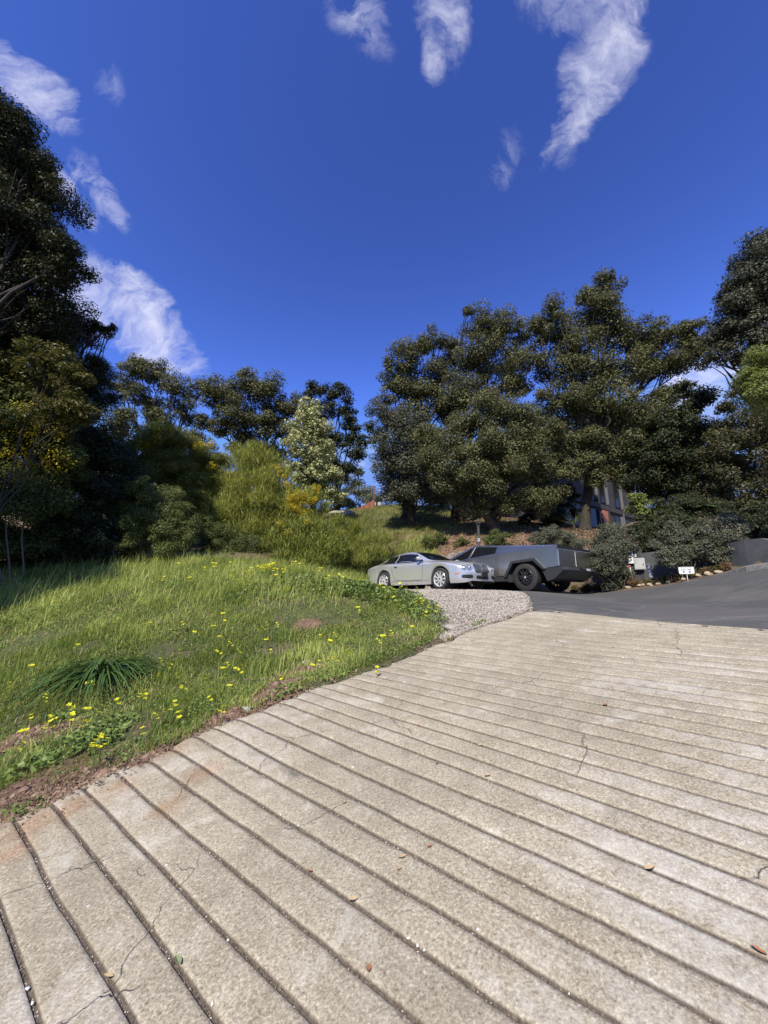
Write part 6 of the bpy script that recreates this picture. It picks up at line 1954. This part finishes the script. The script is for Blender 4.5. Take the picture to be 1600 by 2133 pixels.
mb = MB(); mb.tube([(q[0] - .07, q[1], q[2]), (q[0] + .05, q[1], q[2] + .03)], .02, 8)
o = mb.build('red_valve', mat('red_enamel', (.5, .12, .08), .5), smooth=True); tag(o, 'small red valve handle seen between the leaves of the tall grey shrub', 'valve')

# short round post in front of the wall
c = P(1357, 1211, 11.9); z0 = GH(c[0], c[1])[0]
root = empty('bollard', (c[0], c[1], z0), 0, 'short bluish grey round post standing before the grey wall', 'bollard')
M['galv'] = noisy('galvanised', (.30, .33, .36), (.40, .43, .46), 9, .5, .1, .002, metal=.3)
top = P(1355, 1174, 11.9)[2] - z0
mb = MB(); mb.tube([(0, 0, -.05), (0, 0, top - .02), (0, 0, top)], [.062, .062, .05], 16); mb.build('shaft', M['galv'], root, smooth=True)

# white sign on its stake
c = P(1432, 1202, 10.6); z0 = GH(c[0], c[1])[0]
root = empty('yard_sign', (c[0], c[1], z0), facing(c) + .25, 'small white sign on a thin stake at the edge of the planter', 'sign')
zt = P(1428, 1188, 10.6)[2] - z0
mb = MB(); mb.tube([(0, .006, -.05), (0, .006, zt - .05)], .008, 8); mb.build('stake', M['white'], root)
mb = MB(); k_ = []
w2, h2, rr = .175, .095, .028
for (sx, sz, a0) in ((1, 1, 0), (-1, 1, 90), (-1, -1, 180), (1, -1, 270)):
    for j in range(5): a = R(a0 + j * 22.5); k_.append((sx * (w2 - rr) + rr * math.cos(a), zt + sz * (h2 - rr) + rr * math.sin(a)))
mb.prism(k_, 'y', -.008, .004); mb.build('sign_board', mat('sign_white', (.70, .70, .69), .5), root)
mb = MB()
x_ = -.13
for wv in (.05, .035, .06, .03, .05): mb.box((x_ + wv / 2, -.0095, zt + .072), (wv, .002, .009)); x_ += wv + .008
mb.build('heading_line', mat('faint_print', (.35, .3, .32), .6), root)
mb = MB()
for (x0, wv) in ((-.105, .04), (-.060, .022), (-.032, .03), (.045, .035), (.084, .04)): mb.box((x0, -.0095, zt + .018), (wv, .002, .017))
mb.build('text_line', M['black'], root)
mb = MB(); mb.prism([(-.085, zt - .02), (-.045, zt - .02), (-.045, zt - .045), (-.065, zt - .066), (-.085, zt - .045)], 'y', -.0105, -.0085); mb.build('shield_icon', mat('dark_print', (.03, .035, .05), .6), root)
mb = MB(); mb.box((.072, -.0095, zt - .043), (.05, .002, .036)); mb.box((.072, -.0115, zt - .04), (.012, .002, .014)); mb.build('badge_icon', mat('blue_print', (.10, .12, .2), .6), root)

# lamp post behind the pickup
c = P(999, 1150, 16.5); z0 = GH(c[0], c[1])[0]
root = empty('lamp_post', (c[0], c[1], z0), facing(c), 'slim dark lamp post with a small flat head behind the pickup cab', 'lamp post')
zt = P(999, 1090, 16.5)[2] - z0
mb = MB(); mb.box((0, 0, zt / 2), (.10, .10, zt)); mb.build('post', M['board'], root, bevel=.008)
mb = MB(); mb.box((0, -.04, zt + .06), (.17, .16, .03)); mb.box((-.075, -.04, zt + .02), (.02, .14, .09)); mb.box((.075, -.04, zt + .02), (.02, .14, .09)); mb.build('lamp_head', M['board'], root)
mb = MB(); mb.box((0, -.056, P(999, 1124, 16.5)[2] - z0), (.09, .01, .15)); mb.build('plate', M['galv'], root)

# story poles and orange fence on the crest
M['pole'] = mat('reddish_pole', (.18, .09, .07), .7)
for (px, pb_, pt, lab) in ((779.5, 1057, 1012, 'left one of the two reddish poles on the crest'), (795, 1057, 1013, 'right one of the two reddish poles on the crest')):
    c = P(px, pb_, 28); z0 = GH(c[0], c[1])[0]
    mb = MB(); mb.box((c[0], c[1], (z0 + P(px, pt, 28)[2]) / 2), (.10, .10, P(px, pt, 28)[2] - z0 + .2)); o = mb.build('story_pole', M['pole']); tag(o, lab, 'pole')
fa, fb = P(744, 1062, 27.5), P(779, 1050, 28)
root = empty('mesh_fence', (fa[0], fa[1], GH(fa[0], fa[1])[0]), 0, 'orange red plastic mesh fence sloping up to the poles', 'fence')
M['orange'] = noisy('orange_mesh', (.25, .08, .045), (.40, .16, .09), 25, .7, .2, .01)
o0 = np.array(root.location); pts = [fa, (fa + fb) / 2, fb]
tops = [P(744, 1060, 27.5)[2], P(762, 1050, 27.7)[2], P(779, 1040, 28)[2]]
mb = MB(); V = []
for p, t in zip(pts, tops):
    for dy in (0, .03): V += [(p[0] - o0[0], p[1] - o0[1] + dy, GH(p[0], p[1])[0] - o0[2] - .05), (p[0] - o0[0], p[1] - o0[1] + dy, t - o0[2])]
F = []
for i in (0, 1):
    a = i * 4; F += [(a, a + 1, a + 5, a + 4), (a + 2, a + 6, a + 7, a + 3), (a + 1, a + 3, a + 7, a + 5)]
F += [(0, 2, 3, 1), (8, 9, 11, 10)]
mb.addm(V, F); mb.build('mesh_panel', M['orange'], root)
for t in (.35, .7, 1.0):
    p = fa + (fb - fa) * t; zz = np.interp(t, [0, .5, 1], tops)
    mb = MB(); mb.box((p[0] - o0[0], p[1] - o0[1] - .03, (GH(p[0], p[1])[0] + zz) / 2 - o0[2]), (.06, .04, max(.1, zz - GH(p[0], p[1])[0] + .1))); mb.build('post', M['pole'], root)
c = P(787, 1052, 28.6)
mb = MB(); mb.box((c[0], c[1], c[2]), (.45, .06, .42)); o = mb.build('site_board', M['cab']); tag(o, 'small grey board standing between the two reddish poles', 'board')

# ------------------------------------------------------------------ house behind the oaks
def house():
    a = P(1225, 1041, 26); b_ = P(1325, 1075, 26 * 1.19)
    d_ = (b_ - a)[:2]; L_ = np.hypot(*d_); d_ = d_ / L_
    yaw = math.atan2(d_[1], d_[0])
    zb = 3.2
    root = empty('house', (a[0], a[1], zb), yaw, 'dark modern two storey house with tall windows behind the oaks', 'house')
    band = a[2] - zb
    x0, x1 = -4.6, 9.0
    M['siding'] = noisy('dark_siding', (.036, .031, .027), (.062, .054, .048), 2, .7, .2, .01)
    M['trim'] = mat('pale_trim', (.15, .15, .155), .5)
    M['hglass'] = mat('house_glass', (.015, .017, .02), .12, spec=.22)
    M['door'] = noisy('orange_wood', (.36, .12, .05), (.50, .2, .09), 5, .5, .1, .003)
    ht = band + 3.6
    mb = MB(); mb.box(((x0 + x1) / 2, 3.1, ht / 2), (x1 - x0, 6, ht)); w_ = mb.build('wall', M['siding'], root)
    mb = MB(); mb.box(((x0 + x1) / 2, 3.0, ht + .12), (x1 - x0 + .8, 7, .24)); mb.build('roof', M['siding'], root, bevel=.02)
    mb = MB(); mb.box(((x0 + x1) / 2, .05, band - .18), (x1 - x0 + .02, .18, .34)); mb.build('floor_band', M['siding'], root)

    def win(xa, xb, za, zb_, trimr=True):
        mb = MB(); mb.box(((xa + xb) / 2, .085, (za + zb_) / 2), (xb - xa, .05, zb_ - za)); f = mb.build('window', M['black'], root)
        mb = MB(); mb.box(((xa + xb) / 2 - .02, .045, (za + zb_) / 2), (xb - xa - .14, .05, zb_ - za - .12)); mb.build('pane', M['hglass'], f)
        if trimr:
            mb = MB(); mb.box((xb + .05, -.0, (za + zb_) / 2), (.12, .22, zb_ - za + .05)); mb.build('frame', M['trim'], f)
    for (xa, xb) in ((-.15, 1.35), (2.1, 3.0), (4.6, 5.6)):
        win(xa, xb, band + .12, band + 3.0)
    win(.0, 1.35, band - 2.3, band - .5); win(4.1, 5.2, band - 2.4, band - .55); win(-2.9, -1.2, band - 2.1, band - .5, False)
    mb = MB(); mb.box((2.45, .04, band - 1.45), (.85, .12, 2.1)); dr = mb.build('door', M['door'], root, bevel=.01)
    mb = MB(); mb.box((2.2, -.05, band - 1.5), (.04, .05, .4)); mb.build('handle', M['trim'], dr)
    mb = MB(); mb.box((2.98, .0, band - 1.45), (.10, .2, 2.1)); mb.build('door_frame', M['siding'], root)
    mb = MB(); mb.box((-3.4, -.02, band - 1.3), (1.0, .12, 1.5)); mb.box((-3.95, -.06, band - 1.3), (.08, .2, 1.7)); mb.build('light_panel', M['trim'], root)
    mb = MB(); mb.tube([(5.45, -.1, band - .3), (5.45, -.1, band - 2.5), (5.2, -.2, band - 2.65)], .04, 8); mb.build('downpipe', M['trim'], root, smooth=True)


house()
